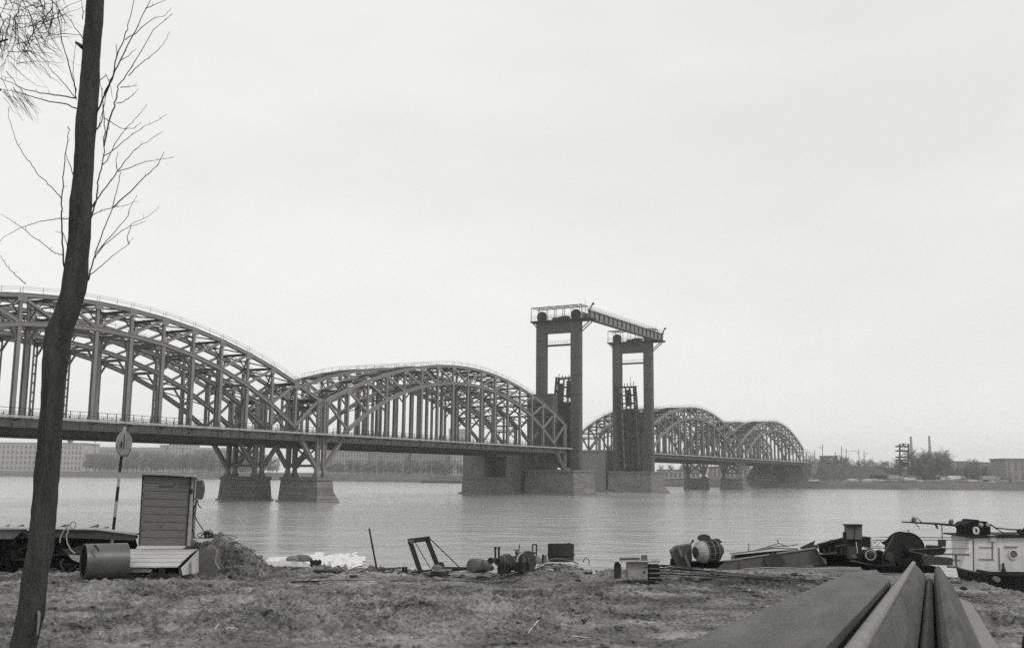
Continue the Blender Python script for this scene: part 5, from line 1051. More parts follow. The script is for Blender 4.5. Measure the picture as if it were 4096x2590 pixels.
aa = axm.orthogonal().normalized(); bb_ = axm.cross(aa)
for i in range(30): w = 2*math.pi*i/30; d_ = aa*math.cos(w)+bb_*math.sin(w); q = MB(); q.obox(c+axm*.325+d_*R_m*1.0, axm*.21, d_*R_m*.045, axm.cross(d_)*.008); q.build('cooling_rib', RUST if i % 3 else GSTEEL, dm)
for u in (.12, .34, .53): q = MB(); q.lathe(c, axm, [(u-.015, R_m*.98), (u-.015, R_m*1.07), (u+.015, R_m*1.07), (u+.015, R_m*.98)], 36); q.f = [f for f in q.f if len(f) == 4]; q.build('band', GSTEEL, dm)
q = MB(); q.lathe(c, axm, [(.56, 0), (.56, R_m*1.04), (.64, R_m*1.0), (.75, R_m*.7), (.85, R_m*.5), (.85, 0)], 30); q.build('rear_end', RUST, dm)
for i in range(9): w = -.6+i*.33; q = MB(); d_ = V((0, 0, 1))*math.cos(w)+axm.cross(V((0, 0, 1))).normalized()*math.sin(w)*-1; q.obox(c+axm*.68+d_*R_m*.98, axm*.05, d_*.03, axm.cross(d_)*.025); q.build('bolt_lug', DSTEEL, dm)
q = MB(); q.prism([ZH(1055, 350, HY), ZH(1075, 262, HY), ZH(1130, 228, HY), ZH(1240, 218, HY), ZH(1318, 245, HY), ZH(1340, 310, HY), ZH(1380, 345, HY), ZH(1180, 385, HY)][::-1], (0, .3, 0)); q.build('terminal_box', RUST, dm)
q = MB(); q.blob(ZH(912, 368, HY), .035, .04, .05, 8, .2); q.beam(ZH(900, 390, HY), ZH(860, 435, HY), .05, .04); q.build('lifting_lug', DSTEEL, dm)
q = MB(); slabq(q, [ZH(860, 880, HY+.1), ZH(1750, 880, HY+.1), ZH(1700, 1040, HY+.1), ZH(860, 1030, HY+.1)], .5); q.build('base', BSTEEL, dm)
bx = thing('tilted_casing', 'tilted grey steel casing leaning against the left of the ribbed motor', 'casing', ZH(600, 1010, HY))
q = MB(); slabq(q, [ZH(395, 625, HY+.1), ZH(530, 505, HY+.1), ZH(880, 452, HY+.1), ZH(900, 1010, HY+.1), ZH(520, 990, HY+.1)], .5); q.build('body', mat('casing_paint', .085, .25, 6, .6, .2), bx)
q = MB(); slabq(q, [ZH(545, 520, HY+.04), ZH(600, 515, HY+.04), ZH(780, 1010, HY+.04), ZH(710, 1010, HY+.04)], .06); q.build('pale_strip', GSTEEL, bx)
q = MB(); slabq(q, [ZH(700, 730, HY+.02), ZH(765, 725, HY+.02), ZH(868, 1010, HY+.02), ZH(800, 1010, HY+.02)], .08); q.build('pale_strip', GSTEEL, bx)
q = MB(); slabq(q, [ZH(640, 760, HY+.0), ZH(690, 760, HY+.0), ZH(800, 1010, HY+.0), ZH(760, 1010, HY+.0)], .09); q.build('dark_strip', DSTEEL, bx)
q = MB(); slabq(q, [ZH(400, 790, HY+.2), ZH(455, 800, HY+.2), ZH(500, 970, HY+.2), ZH(375, 950, HY+.2)], .2); q.build('foot', DSTEEL, bx)
# long plates, girder
BYp = 16.5
lp = thing('plate_girder', 'long grey steel plate lying from the ribbed motor toward the winch', 'steel plate', ZG(1500, 660, BYp))
q = MB(); slabq(q, [ZG(905, 590, BYp), ZG(1080, 568, BYp), ZG(1250, 545, BYp), ZG(1540, 500, BYp), ZG(2008, 432, BYp), ZG(2112, 622, BYp), ZG(1500, 668, BYp), ZG(790, 690, BYp)], .06); q.build('web', mat('plate_grey', .1, .25, 4, .6, .2), lp)
q = MB(); a = ZG(905, 588, BYp-.02); b = ZG(1540, 498, BYp-.02); c_ = ZG(2008, 430, BYp-.02)
for u, w in ((a, b), (b, c_)): q.hexa([u, w, w+V((0, .3, 0)), u+V((0, .3, 0)), u+V((0, 0, .025)), w+V((0, 0, .025)), w+V((0, .3, .025)), u+V((0, .3, .025))])
q.build('flange', GSTEEL, lp)
q = MB(); q.beam(ZG(1100, 566, BYp-.04), ZG(1112, 690, BYp-.04), .03, .03, (0, 1, 0)); q.build('weld_rib', GSTEEL, lp)
q = MB(); q.prism([ZG(1405, 520, BYp-.06), ZG(1490, 470, BYp-.06), ZG(1590, 530, BYp-.06), ZG(1630, 600, BYp-.06), ZG(1560, 660, BYp-.06), ZG(1420, 650, BYp-.06), ZG(1380, 580, BYp-.06)][::-1], (0, .05, 0)); single(q, 'torn_plate', RUST, 'torn rusty sheet leaning on the middle of the grey steel plate', 'plate')
dg = thing('channel_beam', 'dark channel beam behind the grey steel plate', 'steel beam', ZG(1400, 560, 17.2))
q = MB(); slabq(q, [ZG(1000, 505, 17.2), ZG(1450, 462, 17.2), ZG(1780, 440, 17.2), ZG(1790, 470, 17.2), ZG(1300, 545, 17.2), ZG(1020, 570, 17.2)], .05); q.build('web', DSTEEL, dg)
q = MB(); a = ZG(975, 500, 17.1); b = ZG(1500, 432, 17.1); c_ = ZG(1785, 440, 17.1)
for u, w in ((a, b), (b, c_)): q.hexa([u, w, w+V((0, .22, 0)), u+V((0, .22, 0)), u+V((0, 0, .03)), w+V((0, 0, .03)), w+V((0, .22, .03)), u+V((0, .22, .03))])
q.build('top_flange', GSTEEL, dg)
q = MB(); slabq(q, [ZG(985, 510, 17.0), ZG(1018, 505, 17.0), ZG(1022, 585, 17.0), ZG(975, 590, 17.0)], .05); q.build('end_plate', GSTEEL, dg)
for pts, lab in (([(1190, 370), (1186, 455)], 'thin upright rod on the dark channel beam'), ([(970, 492), (1250, 455), (1545, 368)], 'long thin rod slanting up to the fork'), ([(1528, 325), (1550, 365), (1635, 400), (1785, 380)], 'forked thin rod above the plates'), ([(1250, 458), (1500, 405), (1650, 395)], 'lower slanting rod below the fork')):
    single(MB().tube([ZG(x, y, 17.2) for x, y in pts], .014, 6), 'iron_rod', DSTEEL, lab, 'rod')
q = MB(); slabq(q, [ZG(1812, 432, 17.1), ZG(1818, 410, 17.1), ZG(1990, 332, 17.1), ZG(1972, 385, 17.1), ZG(2018, 385, 17.1), ZG(2025, 430, 17.1)], .05); single(q, 'wedge_plate', mat('wedge_steel', .05, .3, 6, .6, .2), 'pointed dark plate sticking up behind the grey steel plate', 'plate')
q = MB(); slabq(q, [ZG(2010, 440, 16.4), ZG(2050, 520, 16.4), ZG(2120, 560, 16.4), ZG(2130, 610, 16.4), ZG(2115, 625, 16.4)], .3); single(q, 'bent_flap', GSTEEL, 'bent pale flap at the right end of the grey steel plate', 'plate')
# dark boom structure between plate and winch
bm = thing('fallen_boom', 'dark riveted boom lying behind the winch gear', 'boom', ZI(250, 560, 16.8))
q = MB(); slabq(q, [ZI(60, 452, 16.8), ZI(200, 405, 16.8), ZI(330, 388, 16.8), ZI(400, 380, 16.8), ZI(380, 560, 16.8), ZI(230, 570, 16.8), ZI(80, 545, 16.8)], .08); q.build('side_plate', mat('boom_steel', .03, .4, 7, .6, .3), bm)
q = MB(); a, b = ZI(55, 455, 16.7), ZI(335, 385, 16.7); q.beam(a, b, .2, .04); q.build('top_flange', DSTEEL, bm)
for i in range(5): q = MB(); q.beam(ZI(110+i*58, 430-i*9, 16.74), ZI(125+i*58, 560, 16.74), .05, .03, (0, 1, 0)); q.build('stiffener', RUST, bm)
q = MB(); q.beam(ZI(110, 555, 16.7), ZI(245, 538, 16.7), .05, .03); q.beam(ZI(230, 470, 16.72), ZI(350, 455, 16.72), .04, .03); q.build('flat_bar', GSTEEL, bm)
q = MB(); slabq(q, [ZI(520, 372, 16.4), ZI(600, 378, 16.4), ZI(600, 492, 16.4), ZI(515, 480, 16.4)], .2); q.build('rear_plate', DSTEEL, bm)
q = MB(); slabq(q, [ZI(20, 556, 16.9), ZI(740, 556, 16.9), ZI(740, 690, 16.9), ZI(20, 680, 16.9)], .2); q.build('under_frame', BSTEEL, bm)
q = MB(); slabq(q, [ZI(358, 258, 16.2), ZI(513, 258, 16.2), ZI(512, 403, 16.2), ZI(358, 400, 16.2)], .3); cb = thing('control_box', 'grey two-door control box standing above the winch gear', 'box', ZI(435, 405, 16.2)); q.build('body', mat('control_paint', .12, .2, 8, .6, .1), cb)
q = MB(); slabq(q, [ZI(352, 248, 16.15), ZI(518, 248, 16.15), ZI(518, 262, 16.15), ZI(352, 262, 16.15)], .4); q.build('lid', DSTEEL, cb)
q = MB(); slabq(q, [ZI(432, 266, 16.19), ZI(438, 266, 16.19), ZI(438, 398, 16.19), ZI(432, 398, 16.19)], .008); q.build('door_gap', DSTEEL, cb)
q = MB(); slabq(q, [ZI(331, 330, 16.25), ZI(356, 330, 16.25), ZI(356, 400, 16.25), ZI(331, 405, 16.25)], .2); q.build('side_switch', DSTEEL, cb)
q = MB(); slabq(q, [ZI(372, 400, 16.3), ZI(515, 400, 16.3), ZI(505, 600, 16.3), ZI(375, 600, 16.3)], .25); q.build('pedestal', mat('pedestal_steel', .035, .3, 6, .6, .2), cb)
q = MB(); slabq(q, [ZI(372, 478, 16.2), ZI(455, 478, 16.2), ZI(455, 598, 16.2), ZI(372, 598, 16.2)], .1); q.build('lower_door', mat('lower_door_paint', .06, .2, 6, .6, .2), cb)
q = MB(); q.tube([ZI(450, 425, 16.1), ZI(456, 470, 16.1), ZI(462, 500, 16.1), ZI(464, 545, 16.1)], .014, 6); q.build('bright_pipe', WHITE, cb)
q = MB(); q.lathe(ZI(432, 578, 16.1), (0, 1, 0), [(0, .025), (0, .07), (.05, .07), (.05, .025)], 16); q.build('pipe_flange', GSTEEL, cb)
# winch
WY = 15.6
wi = thing('winch', 'heavy dark winch with a big round drum cheek on a skid', 'winch', ZI(930, 750, WY))
c = ZI(985, 512, WY); Rw = (ZI(0, 318, WY).z-c.z)
for dy, nm in ((0, 'front_cheek'), (.42, 'rear_cheek')):
    q = MB(); cc = c+V((-.05*(dy > 0), dy, .0)); q.lathe(cc, (.1, -1, 0), [(0, 0), (0, Rw), (.035, Rw), (.035, Rw-.03), (.02, Rw-.03), (.02, 0)], 48); q.build(nm, mat('cheek_steel', .022, .35, 6, .6, .3) if dy == 0 else bpy.data.materials['cheek_steel'], wi)
q = MB(); q.lathe(c, (0, 1, 0), [(.02, Rw*.72), (.4, Rw*.72)], 32); q.build('drum', RUST, wi, smooth=True)
q = MB()
for i in range(11): u = .05+i*.032; q.lathe(c, (0, 1, 0), [(u, Rw*.72), (u+.016, Rw*.78), (u+.032, Rw*.72)], 28)
q.build('wound_cable', DSTEEL, wi)
q = MB(); q.lathe(c+V((0, -.06, 0)), (0, -1, 0), [(0, .16), (.04, .16), (.05, .1), (.12, .09), (.12, 0)], 24); q.build('hub', DSTEEL, wi)
q = MB(); slabq(q, [ZI(722, 560, WY-.1), ZI(760, 500, WY-.1), ZI(830, 380, WY-.1), ZI(850, 340, WY-.1), ZI(840, 420, WY-.1), ZI(850, 560, WY-.1), ZI(860, 680, WY-.1), ZI(722, 680, WY-.1)], .05); q.build('gear_guard', mat('guard_steel', .03, .3, 6, .6, .2), wi)
q = MB(); q.tube([ZI(728, 560, WY-.12), ZI(765, 500, WY-.12), ZI(840, 360, WY-.12)], .012, 6); q.build('guard_edge', GSTEEL, wi)
q = MB(); q.lathe(ZI(795, 580, WY-.14), (0, 1, 0), [(0, 0), (0, .13), (.05, .14), (.05, 0)], 24); q.build('pinion_cover', RUST, wi)
q = MB(); slabq(q, [ZI(860, 560, WY+.05), ZI(1120, 560, WY+.05), ZI(1120, 690, WY+.05), ZI(860, 690, WY+.05)], .5); q.build('bearing_frame', BSTEEL, wi)
for x in (600, 700): 
    q = MB(); q.lathe(ZI(x, 562, WY+.15), (-.25, -1, 0), [(-.45, .15), (-.2, .19), (0, .19), (.08, .16), (.12, .09), (.16, .08), (.16, 0)], 24) if x == 600 else q.lathe(ZI(x, 560, WY+.4), (-.2, -1, 0), [(-.3, .14), (0, .14), (.05, .1), (.05, 0)], 20)
    q.build('drive_motor' if x == 600 else 'brake_drum', RUST if x == 600 else DSTEEL, wi, smooth=True)
q = MB(); q.lathe(ZI(600, 562, WY-.0), (-.25, -1, 0), [(0, .13), (0, .165), (.02, .165), (.02, .13)], 26); q.f = [f for f in q.f if len(f) == 4]; q.build('motor_rim', LSTEEL, wi)
q = MB(); q.lathe(ZI(530, 555, WY+.4), (0, -1, 0), [(0, 0), (0, .16), (.2, .16), (.25, .12), (.25, 0)], 20); q.build('coupling', DSTEEL, wi)
q = MB(); q.prism([ZI(600, 682, WY-.3), ZI(1320, 690, WY-.3), ZI(1320, 750, WY-.3), ZI(640, 745, WY-.3)][::-1], (0, 1.1, 0)); q.build('skid', BSTEEL, wi)
q = MB(); a, b = ZI(400, 620, WY+.1), ZI(630, 668, WY+.1); q.beam(a, b, .25, .05); q.build('side_channel', mat('channel_paint', .06, .3, 6, .6, .2), wi)
q = MB(); q.prism([ZI(1000, 512, WY-.2), ZI(1190, 492, WY-.2), ZI(1380, 492, WY-.2), ZI(1378, 522, WY-.2), ZI(1340, 560, WY-.2), ZI(1240, 572, WY-.2)][::-1], (0, .1, 0)); q.build('brake_arm', DSTEEL, wi)
q = MB(); q.beam(ZI(1000, 508, WY-.22), ZI(1370, 488, WY-.22), .03, .02); q.beam(ZI(1000, 520, WY-.22), ZI(1240, 575, WY-.22), .03, .02); q.build('arm_flange', GSTEEL, wi)
q = MB(); q.prism([ZI(1130, 565, WY-.3), ZI(1180, 572, WY-.3), ZI(1450, 595, WY-.3), ZI(1448, 672, WY-.3), ZI(1150, 662, WY-.3)][::-1], (0, .4, 0)); q.build('counter_block', mat('block_paint', .055, .25, 5, .65, .2), wi)
q = MB(); slabq(q, [ZI(1210, 465, WY+.2), ZI(1330, 470, WY+.2), ZI(1340, 500, WY+.2), ZI(1200, 500, WY+.2)], .3); q.build('rear_beam', DSTEEL, wi)
q = MB(); slabq(q, [ZI(1314, 404, WY+.3), ZI(1380, 404, WY+.3), ZI(1378, 478, WY+.3), ZI(1316, 478, WY+.3)], .15); q.build('junction_box', mat('junction_paint', .05, .25, 9, .6, .1), wi)
q = MB(); q.tube([ZI(982, 318, WY), ZI(985, 300, WY)], .014, 6); q.blob(ZI(992, 316, WY-.05), .02, .02, .03, 7, .2); q.build('top_pin', GSTEEL, wi)
q = MB(); slabq(q, [ZI(712, 430, WY+.35), ZI(745, 420, WY+.35), ZI(850, 345, WY+.35), ZI(770, 470, WY+.35), ZI(728, 450, WY+.35)], .04); q.build('torn_guard', DSTEEL, wi)
wl = thing('pale_bracket', 'white-painted bracket of pipes between the control box and the winch drum', 'bracket', ZI(640, 470, 16.9))
for a, b, w in (((605, 375), (608, 480), .045), ((605, 475), (735, 478), .05), ((600, 380), (740, 376), .025)): q = MB(); q.beam(ZI(*a, 16.9), ZI(*b, 16.9), w, w, (0, 1, 0)); q.build('bar', WHITE, wl)
q = MB(); q.tube([ZI(620+i*20, 420+14*math.sin(i*1.5), 16.85) for i in range(6)], .012, 5); q.tube([ZI(625+i*18, 450-16*math.sin(i*1.9), 16.85) for i in range(5)], .01, 5); q.build('scroll', CABLE, wl)
# white twisted bag
q = MB(); q.blob(PF(3245, 2288, 15.4), .1, .1, .055, 14, .35, .5); q.blob(PF(3262, 2282, 15.4), .06, .06, .06, 10, .4, .5); single(q, 'crumpled_bag', WHITE2, 'crumpled white bag lying left of the steel sheets', 'bag', smooth=True)
for i, (pts, lab) in enumerate((([(1600, 658), (2200, 640), (2420, 640)], 'upper dark cable stretched before the long grey plate'), ([(1050, 700), (1150, 670), (1400, 655), (1650, 660), (2200, 672)], 'pale sagging rope before the long grey plate'), ([(1700, 745), (1820, 745), (1870, 775)], 'short dark cable end beside the crumpled bag'), ([(2080, 770), (2260, 800)], 'short dark bar on the ground by the steel sheets'))):
    single(MB().tube([ZG(x, y, 16.1-.1*i) for x, y in pts], .016, 6), 'cable', (CABLE, ROPE, CABLE, CABLE)[i], lab, 'cable')
# ---- boat
SY = 50.
bt = thing('work_boat', 'moored work boat with white deckhouse and black hull at the right edge', 'boat', V((P(4090, 2300, SY).x, SY, 0)))
q = MB(); zd = ZJ(2100, 822, SY).z; x0 = ZJ(1770, 820, SY).x
pl = [(x0, SY-1.0), (x0+.9, SY-1.7), (x0+14, SY-1.9), (x0+14.5, SY+3.4), (x0+1.2, SY+3.2), (x0, SY+2.4)]
q.add([(a+.35*(i in (0, 5)), b, -.6) for i, (a, b) in enumerate(pl)]+[(a, b, zd) for a, b in pl], [(5, 4, 3, 2, 1, 0), (6, 7, 8, 9, 10, 11)]+[(i, (i+1) % 6, 6+(i+1) % 6, 6+i) for i in range(6)]); q.build('hull', HULL, bt)
q = MB()
for (a, b), (c_, d) in zip(pl, pl[1:]+pl[:1]): q.beam((a, b, zd+.06), (c_, d, zd+.06), .14, .14)
q.build('rubbing_strake', DSTEEL, bt)
q = MB(); q.tube([(x0+.1, SY-1.5, zd-.15), (x0+.1, SY-1.8, zd-.16)], .12, 10); q.build('mooring_eye', GSTEEL, bt)
def W_(x, y, dy=0): return ZJ(x, y, SY+dy)
q = MB(); slabq(q, [W_(1695, 350), W_(2700, 340), W_(2700, 815), W_(1720, 808)], 2.4); dh = q.build('deckhouse', WHITE, bt)
q = MB(); q.prism([W_(1660, 378), W_(1692, 362), W_(1716, 806), W_(1535, 770), W_(1590, 590)][::-1], (0, .1, 0)); q.build('angled_front_plate', WHITE, bt)
q = MB(); a, b = W_(1630, 338, -.2), W_(2700, 328, -.2); q.hexa([a, b, b+V((0, 2.8, 0)), a+V((0, 2.8, 0)), a+V((0, 0, .07)), b+V((0, 0, .07)), b+V((0, 2.8, .07)), a+V((0, 2.8, .07))]); q.build('roof_edge', DSTEEL, bt)
for pts in ([(1710, 360), (1712, 800)], [(1970, 400), (1972, 640)], [(2062, 480), (2070, 790)], [(1790, 475), (1990, 478)], [(1780, 640), (2000, 645)], [(2140, 465), (2320, 468)]):
    q = MB(); q.beam(W_(*pts[0], -.015), W_(*pts[1], -.015), .03, .05 if pts[0][0] != 2140 else .12, (0, 1, 0)); q.build('panel_seam', GSTEEL, bt)
c = W_(2258, 572, -.02)
q = MB(); q.lathe(c+V((0, .0, 0)), (0, -1, 0), [(0, .17), (.05, .18), (.05, .23), (0, .23)], 28); q.f = [f for f in q.f if len(f) == 4]; ph = q.build('porthole', WHITE, bt)
q = MB(); q.lathe(c, (0, -1, 0), [(0, 0), (0, .175), (.01, .175), (.01, 0)], 28); q.build('glass', WIN, ph)
q = MB(); q.beam(W_(2120, 690, -.06), W_(2130, 800, -.06), .07, .05, (0, 1, 0)); q.build('bollard', DSTEEL, bt)
q = MB(); q.box(W_(2050, 0).x, W_(2090, 0).x, SY-.15, SY-.01, W_(0, 790).z, W_(0, 750).z); q.build('vent', DSTEEL, bt)
q = MB(); slabq(q, [W_(1940, 300, -.1), W_(2020, 310, -.1), W_(2028, 390, -.1), W_(1940, 390, -.1)], .4); q.build('white_locker', WHITE, bt)
q = MB(); q.prism([W_(1590, 175, .2), W_(1630, 135, .2), W_(1700, 118, .2), W_(1705, 95, .2), W_(1780, 95, .2), W_(1785, 115, .2), W_(1900, 118, .2), W_(1920, 150, .2), W_(1945, 160, .2), W_(1948, 315, .2), W_(1615, 322, .2), W_(1620, 240, .2)][::-1], (0, 1.2, 0)); dt = q.build('winch_housing', HULL, bt)
q = MB(); 
for a, b in (((1712, 205), (1770, 205)), ((1770, 205), (1775, 280)), ((1775, 280), (1718, 280)), ((1718, 280), (1712, 205))): q.beam(W_(*a, .1), W_(*b, .1), .09, .08, (0, 1, 0))
q.build('white_frame', WHITE, bt)
for x in (1805, 1905): q = MB(); q.lathe(W_(x, 165, .15), (.3, -1, 0), [(0, .05), (0, .11), (.1, .09), (.14, .04)], 16); q.build('lamp_housing', LSTEEL, bt)
q = MB(); q.tube([W_(715, 122, .8), W_(890, 132, .8), W_(1200, 150, .8), W_(1600, 182, .8)], [.03, .04, .05, .06], 8); bo_ = q.build('boom_pole', DSTEEL, bt)
for x, y in ((880, 90), (1400, 125)): q = MB(); q.blob(W_(x, y, .8), .13, .1, .12, 10, .3); q.tube([W_(x, y, .8), W_(x+15, 135 if x < 1000 else 165, .8)], .05, 6); q.build('pulley_block', GSTEEL, bo_)
q = MB(); q.tube([W_(925, 60, .8), W_(990, 128, .8)], .02, 5); q.tube([W_(900, 140, .8), W_(970, 215, .8)], .02, 5); q.tube([W_(1185, 160, .8), W_(1215, 215, .8)], .05, 6); q.tube([W_(1270, 160, .8), W_(1280, 360, .8)], .025, 5); q.build('rigging_line', CABLE, bo_)
for y0, y1 in ((335, 340), (372, 370), (488, 492), (556, 575)): q = MB(); q.tube([W_(200, y0, .3), W_(900, y0+3, .2), W_(1650, y1)], .022 if y0 != 556 else .05, 5); q.build('railing_wire', GSTEEL, bt)
q = MB(); q.tube([W_(1465, 560, .1), W_(1472, 755, .1)], .05, 6); q.beam(W_(1380, 652, .1), W_(1530, 660, .1), .07, .07); q.build('stanchion', GSTEEL, bt)
q = MB(); q.tube([W_(1940, 155), W_(2010, 205), W_(2200, 225), W_(2420, 238)], .035, 5); q.tube([W_(1960, 175), W_(2060, 240), W_(2170, 300)], .025, 5); q.tube([W_(2040, 310), W_(2150, 298), W_(2250, 300), W_(2330, 315), W_(2480, 308)], .05, 6); q.build('slack_rope', CABLE, bt)
q = MB()
for i in range(9): q.blob(W_(2330+i*14+random.uniform(-6, 6), 250+random.uniform(-20, 50)), .1, .1, .09, 7, .3)
q.build('heap_of_gear', DSTEEL, bt)
single(MB().tube([W_(1350, 742, -8), W_(1450, 750, -7), W_(1600, 790, -5), W_(1780, 830, -2)], .04, 6), 'mooring_line', CABLE, 'mooring line drooping from the bank to the boat', 'rope')
q = MB(); q.tube([W_(1600, 795, -2), W_(1590, 865, -2)], .05, 6); single(q, 'mooring_stake', DSTEEL, 'short stake under the mooring line beside the boat', 'stake')
# foredeck of the boat (low, dark, mostly behind the winch)
q = MB(); z1 = .9; xa = P(3440, 2200, SY).x; q.prism([(xa, SY-.6, z1-.5), (xa, SY-.6, z1), (x0, SY-.6, zd), (x0, SY-.6, z1-1.2)], (0, 2.6, 0)); 
# ---- foreground sheet piles
d_ray = ray(3724, 2146).normalized()
def pile(pts, Yf, name, mt, label, cat, group=None, th=.03, L_=19.5, cut=None, parent=None, extra=0):
    q = MB(); W3 = [ZI(x, y, Yf) for x, y in pts]; back = -d_ray*L_
    # cross-section thickness: offset downwards/inwards
    n = len(W3); nm = []
    for i in range(n):
        t = (W3[min(i+1, n-1)]-W3[max(i-1, 0)]).normalized(); nn = t.cross(V((0, 1, 0))).normalized(); nm.append(nn)
    ext = cut or [0]*n; A0 = [W3[i]+d_ray*ext[i] for i in range(n)]; B0 = [W3[i]+nm[i]*th+d_ray*ext[i] for i in range(n)]
    A1 = [p+back for p in W3]; B1 = [W3[i]+nm[i]*th+back for i in range(n)]; k = len(q.v); q.v += [tuple(p) for p in A0+B0+A1+B1]
    for i in range(n-1):
        q.f += [(i, i+1, 2*n+i+1, 2*n+i), (n+i+1, n+i, 3*n+i, 3*n+i+1), (i+1, i, n+i, n+i+1), (2*n+i, 2*n+i+1, 3*n+i+1, 3*n+i)]
    q.f += [(0, 2*n, 3*n, n), (n-1, 2*n-1, 4*n-1, 3*n-1)]
    if parent: return q.build(name, mt, parent)
    return single(q, name, mt, label, cat, group, loc=W3[0])
ROTP = (0, 0, -math.atan2(d_ray.x, d_ray.y)); PST = mat('sheet_pile_steel', .08, .5, 2., .6, .5, fine=14, spec=.18, stretch=(2, .16, 2), bdist=.012, rot=ROTP); PST2 = mat('sheet_pile_rust', .058, .7, 2.6, .65, .5, fine=10, spec=.18, stretch=(2.4, .12, 2.4), bdist=.012, rot=ROTP)
YF = 10.6
pile([(368, 772), (374, 758), (395, 750), (560, 784), (790, 842), (797, 856), (775, 940), (740, 1010)], YF, 'sheet_pile', PST, 'widest foreground steel sheet pile, a broad grey plate sloping off to the left', 'sheet pile', 'sheet piles in the foreground', cut=[0, 0, 0, 4., 0, 0, 0, 0], L_=19.5)
pile([(1004, 1010), (1012, 800), (1036, 690), (1050, 676), (1070, 682), (1160, 785), (1158, 960)], YF, 'sheet_pile', PST2, 'peaked steel sheet pile just right of the widest plate', 'sheet pile', 'sheet piles in the foreground')
q = MB(); a = ZI(1038, 656, YF); q.tube([a+d_ray*.8, a-d_ray*19], .046, 12); single(q, 'steel_tube', mat('tube_steel', .19, .35, 5, .6, .3), 'long pale tube lying along the ridge of the peaked sheet pile', 'tube')
q = MB(); a = ZI(888, 852, YF); q.beam(a, a-d_ray*19, .1, .06); single(q, 'steel_bar', GSTEEL, 'thin pale bar between the widest plate and the peaked sheet pile', 'bar')
q = MB(); a = ZI(962, 778, YF); q.tube([a, a-d_ray*19], .055, 10); single(q, 'steel_bar', GSTEEL, 'round bar lying between the thin pale bar and the ridge tube', 'bar')
pile([(1184, 960), (1186, 850), (1193, 822), (1208, 810), (1224, 822), (1232, 850), (1234, 960)], YF, 'sheet_pile', PST, 'narrow rounded steel pile rib in the middle of the foreground stack', 'sheet pile', 'sheet piles in the foreground')
pile([(1258, 960), (1274, 712), (1284, 696), (1300, 690), (1316, 700), (1324, 716), (1440, 890), (1450, 905), (1462, 980)], YF, 'sheet_pile', PST2, 'steep dark sheet pile right of the narrow rib, falling toward the timber', 'sheet pile', 'sheet piles in the foreground')
q = MB(); W3 = [ZI(1484, 992, 10.2), ZI(1640, 1058, 10.2), ZI(1632, 1110, 10.2), ZI(1478, 1046, 10.2)]; q.add(W3+[p-d_ray*18.5 for p in W3], [(3, 2, 1, 0), (4, 5, 6, 7), (0, 1, 5, 4), (1, 2, 6, 5), (2, 3, 7, 6), (3, 0, 4, 7)]); single(q, 'squared_timber', mat('timber_beam', .2, .3, 3, .85, .3, stretch=(3, .5, 3)), 'pale squared timber lying along the right side of the sheet piles', 'timber')
# lower layer carrying the stack; its dark colour paints shade into the gaps
pile([(400, 930), (420, 880), (700, 960), (760, 1080)], YF+.0, 'sheet_pile', DSTEEL, 'lower sheet pile hidden under the widest plate', 'sheet pile', 'sheet piles in the foreground')
pile([(1040, 1080), (1075, 900), (1140, 890), (1200, 960), (1330, 950), (1420, 1030), (1500, 1140)], YF, 'sheet_pile', DSTEEL, 'lower sheet pile hidden under the peaked piles', 'sheet pile', 'sheet piles in the foreground')
for k, f in enumerate((1., 7.)):
    a = ZI(430, 1090, YF)-d_ray*f; b = ZI(1640, 1180, YF)-d_ray*f; zg = min(gh(a.x, a.y), GZ)
    q = MB(); q.hexa([(a.x, a.y-.2, zg-.1), (b.x, b.y-.2, zg-.1), (b.x, b.y+.2, zg-.1), (a.x, a.y+.2, zg-.1), (a.x, a.y-.2, a.z), (b.x, b.y-.2, b.z), (b.x, b.y+.2, b.z), (a.x, a.y+.2, a.z)])
    single(q, 'bearer_beam', BSTEEL, 'dark bearer under the far end of the sheet piles' if k == 0 else 'dark bearer under the near part of the sheet piles', 'beam')
q = MB(); q.blob(ZI(2150, 1330, 9.6), .07, .3, .09, 14, .05); 
q = MB(); q.lathe(ZI(2290, 1420, 9.0), (-.9, .2, .35), [(-.1, .2), (-.1, .3), (.0, .33), (.1, .3), (.1, .2)], 24); single(q, 'tyre_ring', CABLE, 'black tyre cut off by the lower right edge of the picture', 'tyre', smooth=True)
for x, y, w in ((1480, 870, .16), (1560, 930, .05)):
    g = G(3250+x/2.5815, 2000+y/2.5815); q = MB(); q.blob((g.x, g.y, gh(g.x, g.y)), w*1.8, .2, .09, 10, .2); single(q, 'dark_stone', DSTEEL, 'flat dark stone on the bank right of the sheet piles' if x == 1480 else 'small dark pebble right of the flat dark stone', 'stone')
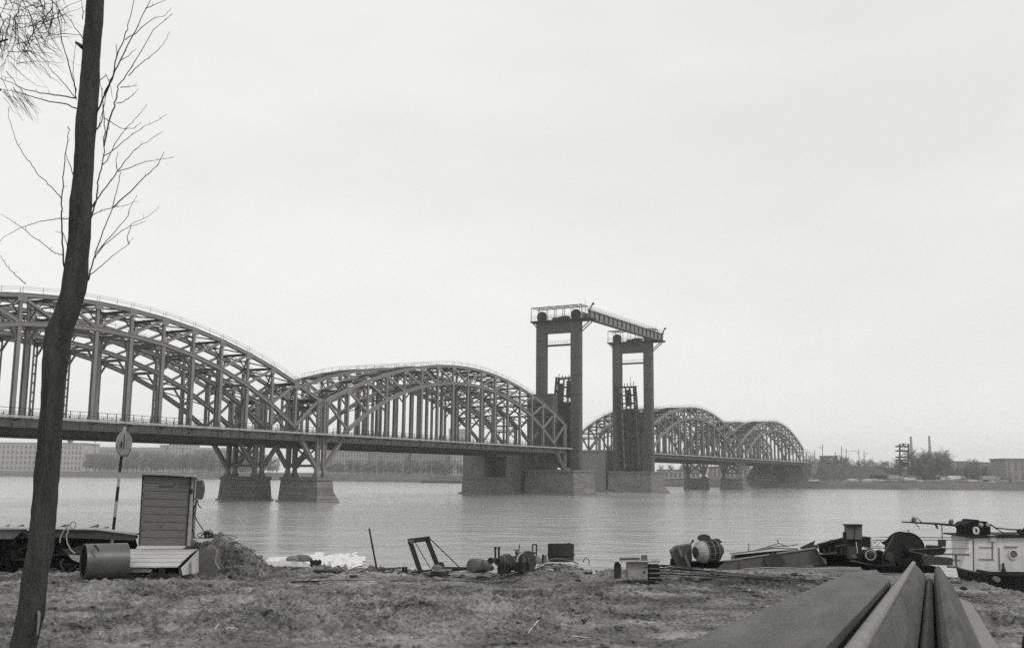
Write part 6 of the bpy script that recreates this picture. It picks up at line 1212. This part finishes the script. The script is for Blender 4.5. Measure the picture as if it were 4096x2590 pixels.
# stones, twigs and cables on the mud
for x, y, w, lab in ((815, 2556, .09, 'first pale stone in the shallow puddle'), (870, 2545, .06, 'second pale stone in the shallow puddle'), (930, 2537, .08, 'third pale stone in the shallow puddle, pointed'), (985, 2528, .05, 'rightmost pale stone in the shallow puddle'), (2200, 2312, .07, 'flat pale stone below the low mound'), (2362, 2310, .1, 'long pale stone on the mud left of the cabinet'), (3000, 2350, .05, 'small grey stone beyond the mud ruts')):
    g = G(x, y); q = MB(); q.blob((g.x, g.y, gh(g.x, g.y)+.01), w*2, w*1.4, w*.45, 10, .3); single(q, 'pale_stone', mat('pale_stone', .42, .2, 10, .8, .3) if 'pale_stone' not in bpy.data.materials else bpy.data.materials['pale_stone'], lab, 'stone', smooth=True)
g = [G(x, y) for x, y in ((2112, 2526), (2150, 2492), (2190, 2462), (2225, 2452), (2262, 2440))]; single(MB().tube([V((p.x, p.y, gh(p.x, p.y)+.012)) for p in g], [.012, .016, .016, .012, .006], 5), 'stick', mat('peeled_wood', .5, .1, 10, .8, .1), 'thin white peeled stick lying on the mud in front', 'stick')
g = [G(x, y) for x, y in ((2255, 2540), (2310, 2536), (2360, 2540))]; single(MB().tube([V((p.x, p.y, gh(p.x, p.y)+.01)) for p in g], [.012, .018, .01], 5), 'stick', bpy.data.materials['peeled_wood'], 'short white stick lying right of the peeled one', 'stick')
g = [G(x, y) for x, y in ((850, 2528), (858, 2505), (866, 2492))]; single(MB().tube([g[0]+V((0, 0, 0)), g[0]+V((.06, 0, .1)), g[0]+V((.14, .04, .2))], [.028, .02, .012], 5), 'stick', bpy.data.materials['peeled_wood'], 'pale splinter standing by the puddle stones', 'stick')
for pts, r_, lab in (([(1380, 2300), (1700, 2302), (1900, 2306), (2100, 2302), (2300, 2290), (2450, 2282)], .018, 'long dark cable lying along the bank from the slabs to the cabinet'), ([(1560, 2326), (1750, 2318), (1950, 2322), (2080, 2318)], .014, 'lower thin cable lying before the barrel'), ([(640, 2318), (900, 2312), (1180, 2308), (1400, 2322), (1620, 2322)], .01, 'thin wire lying along the bank left of the frame'), ([(2650, 2330), (2900, 2322), (3100, 2336), (3250, 2350)], .012, 'thin cable lying before the pipes on the bank')):
    gcable(pts, r_, lab)

for i in range(46):
    x = random.uniform(1130, 2480); y = 2296+12*math.sin(x*.006)+random.uniform(-6, 16); g = G(x, y); z = gh(g.x, g.y); q = MB(); k = random.random()
    if k < .5: q.blob((g.x, g.y, z), random.uniform(.05, .18), random.uniform(.05, .12), random.uniform(.03, .1), 8, .3)
    else: a = random.gauss(0, .35); L_ = random.uniform(.15, .6); q.beam((g.x-L_*math.cos(a), g.y-L_*math.sin(a), z+.02), (g.x+L_*math.cos(a), g.y+L_*math.sin(a), z+.05), random.uniform(.05, .14), random.uniform(.03, .07))
    o = q.build('rubble_piece', random.choice((STONE, CONC, WOOD_M, DSTEEL, RUST, WOOD_D)), loc=(g.x, g.y, z)); tag(o, 'small bit of rubble or wood strewn along the lip of the bank', 'rubble', 'rubble strewn along the lip of the bank')
# ---------------------------------------------------------------- haze
def haze():
    q = MB(); q.box(-2650, 2650, -320, 3450, -3.1, 90)
    M_ = bpy.data.materials.new('haze_volume'); M_.use_nodes = True; t = M_.node_tree; t.nodes.clear()
    o_ = t.nodes.new('ShaderNodeOutputMaterial'); v_ = t.nodes.new('ShaderNodeVolumePrincipled'); v_.inputs['Density'].default_value = HAZE; v_.inputs['Color'].default_value = (.98, .98, .97, 1); v_.inputs['Anisotropy'].default_value = .2
    t.links.new(v_.outputs[0], o_.inputs['Volume'])
    o = q.build('haze', M_, loc=V((0, 0, -3.1))); tag(o, kind='stuff', label='thin river haze', cat='haze')
haze()
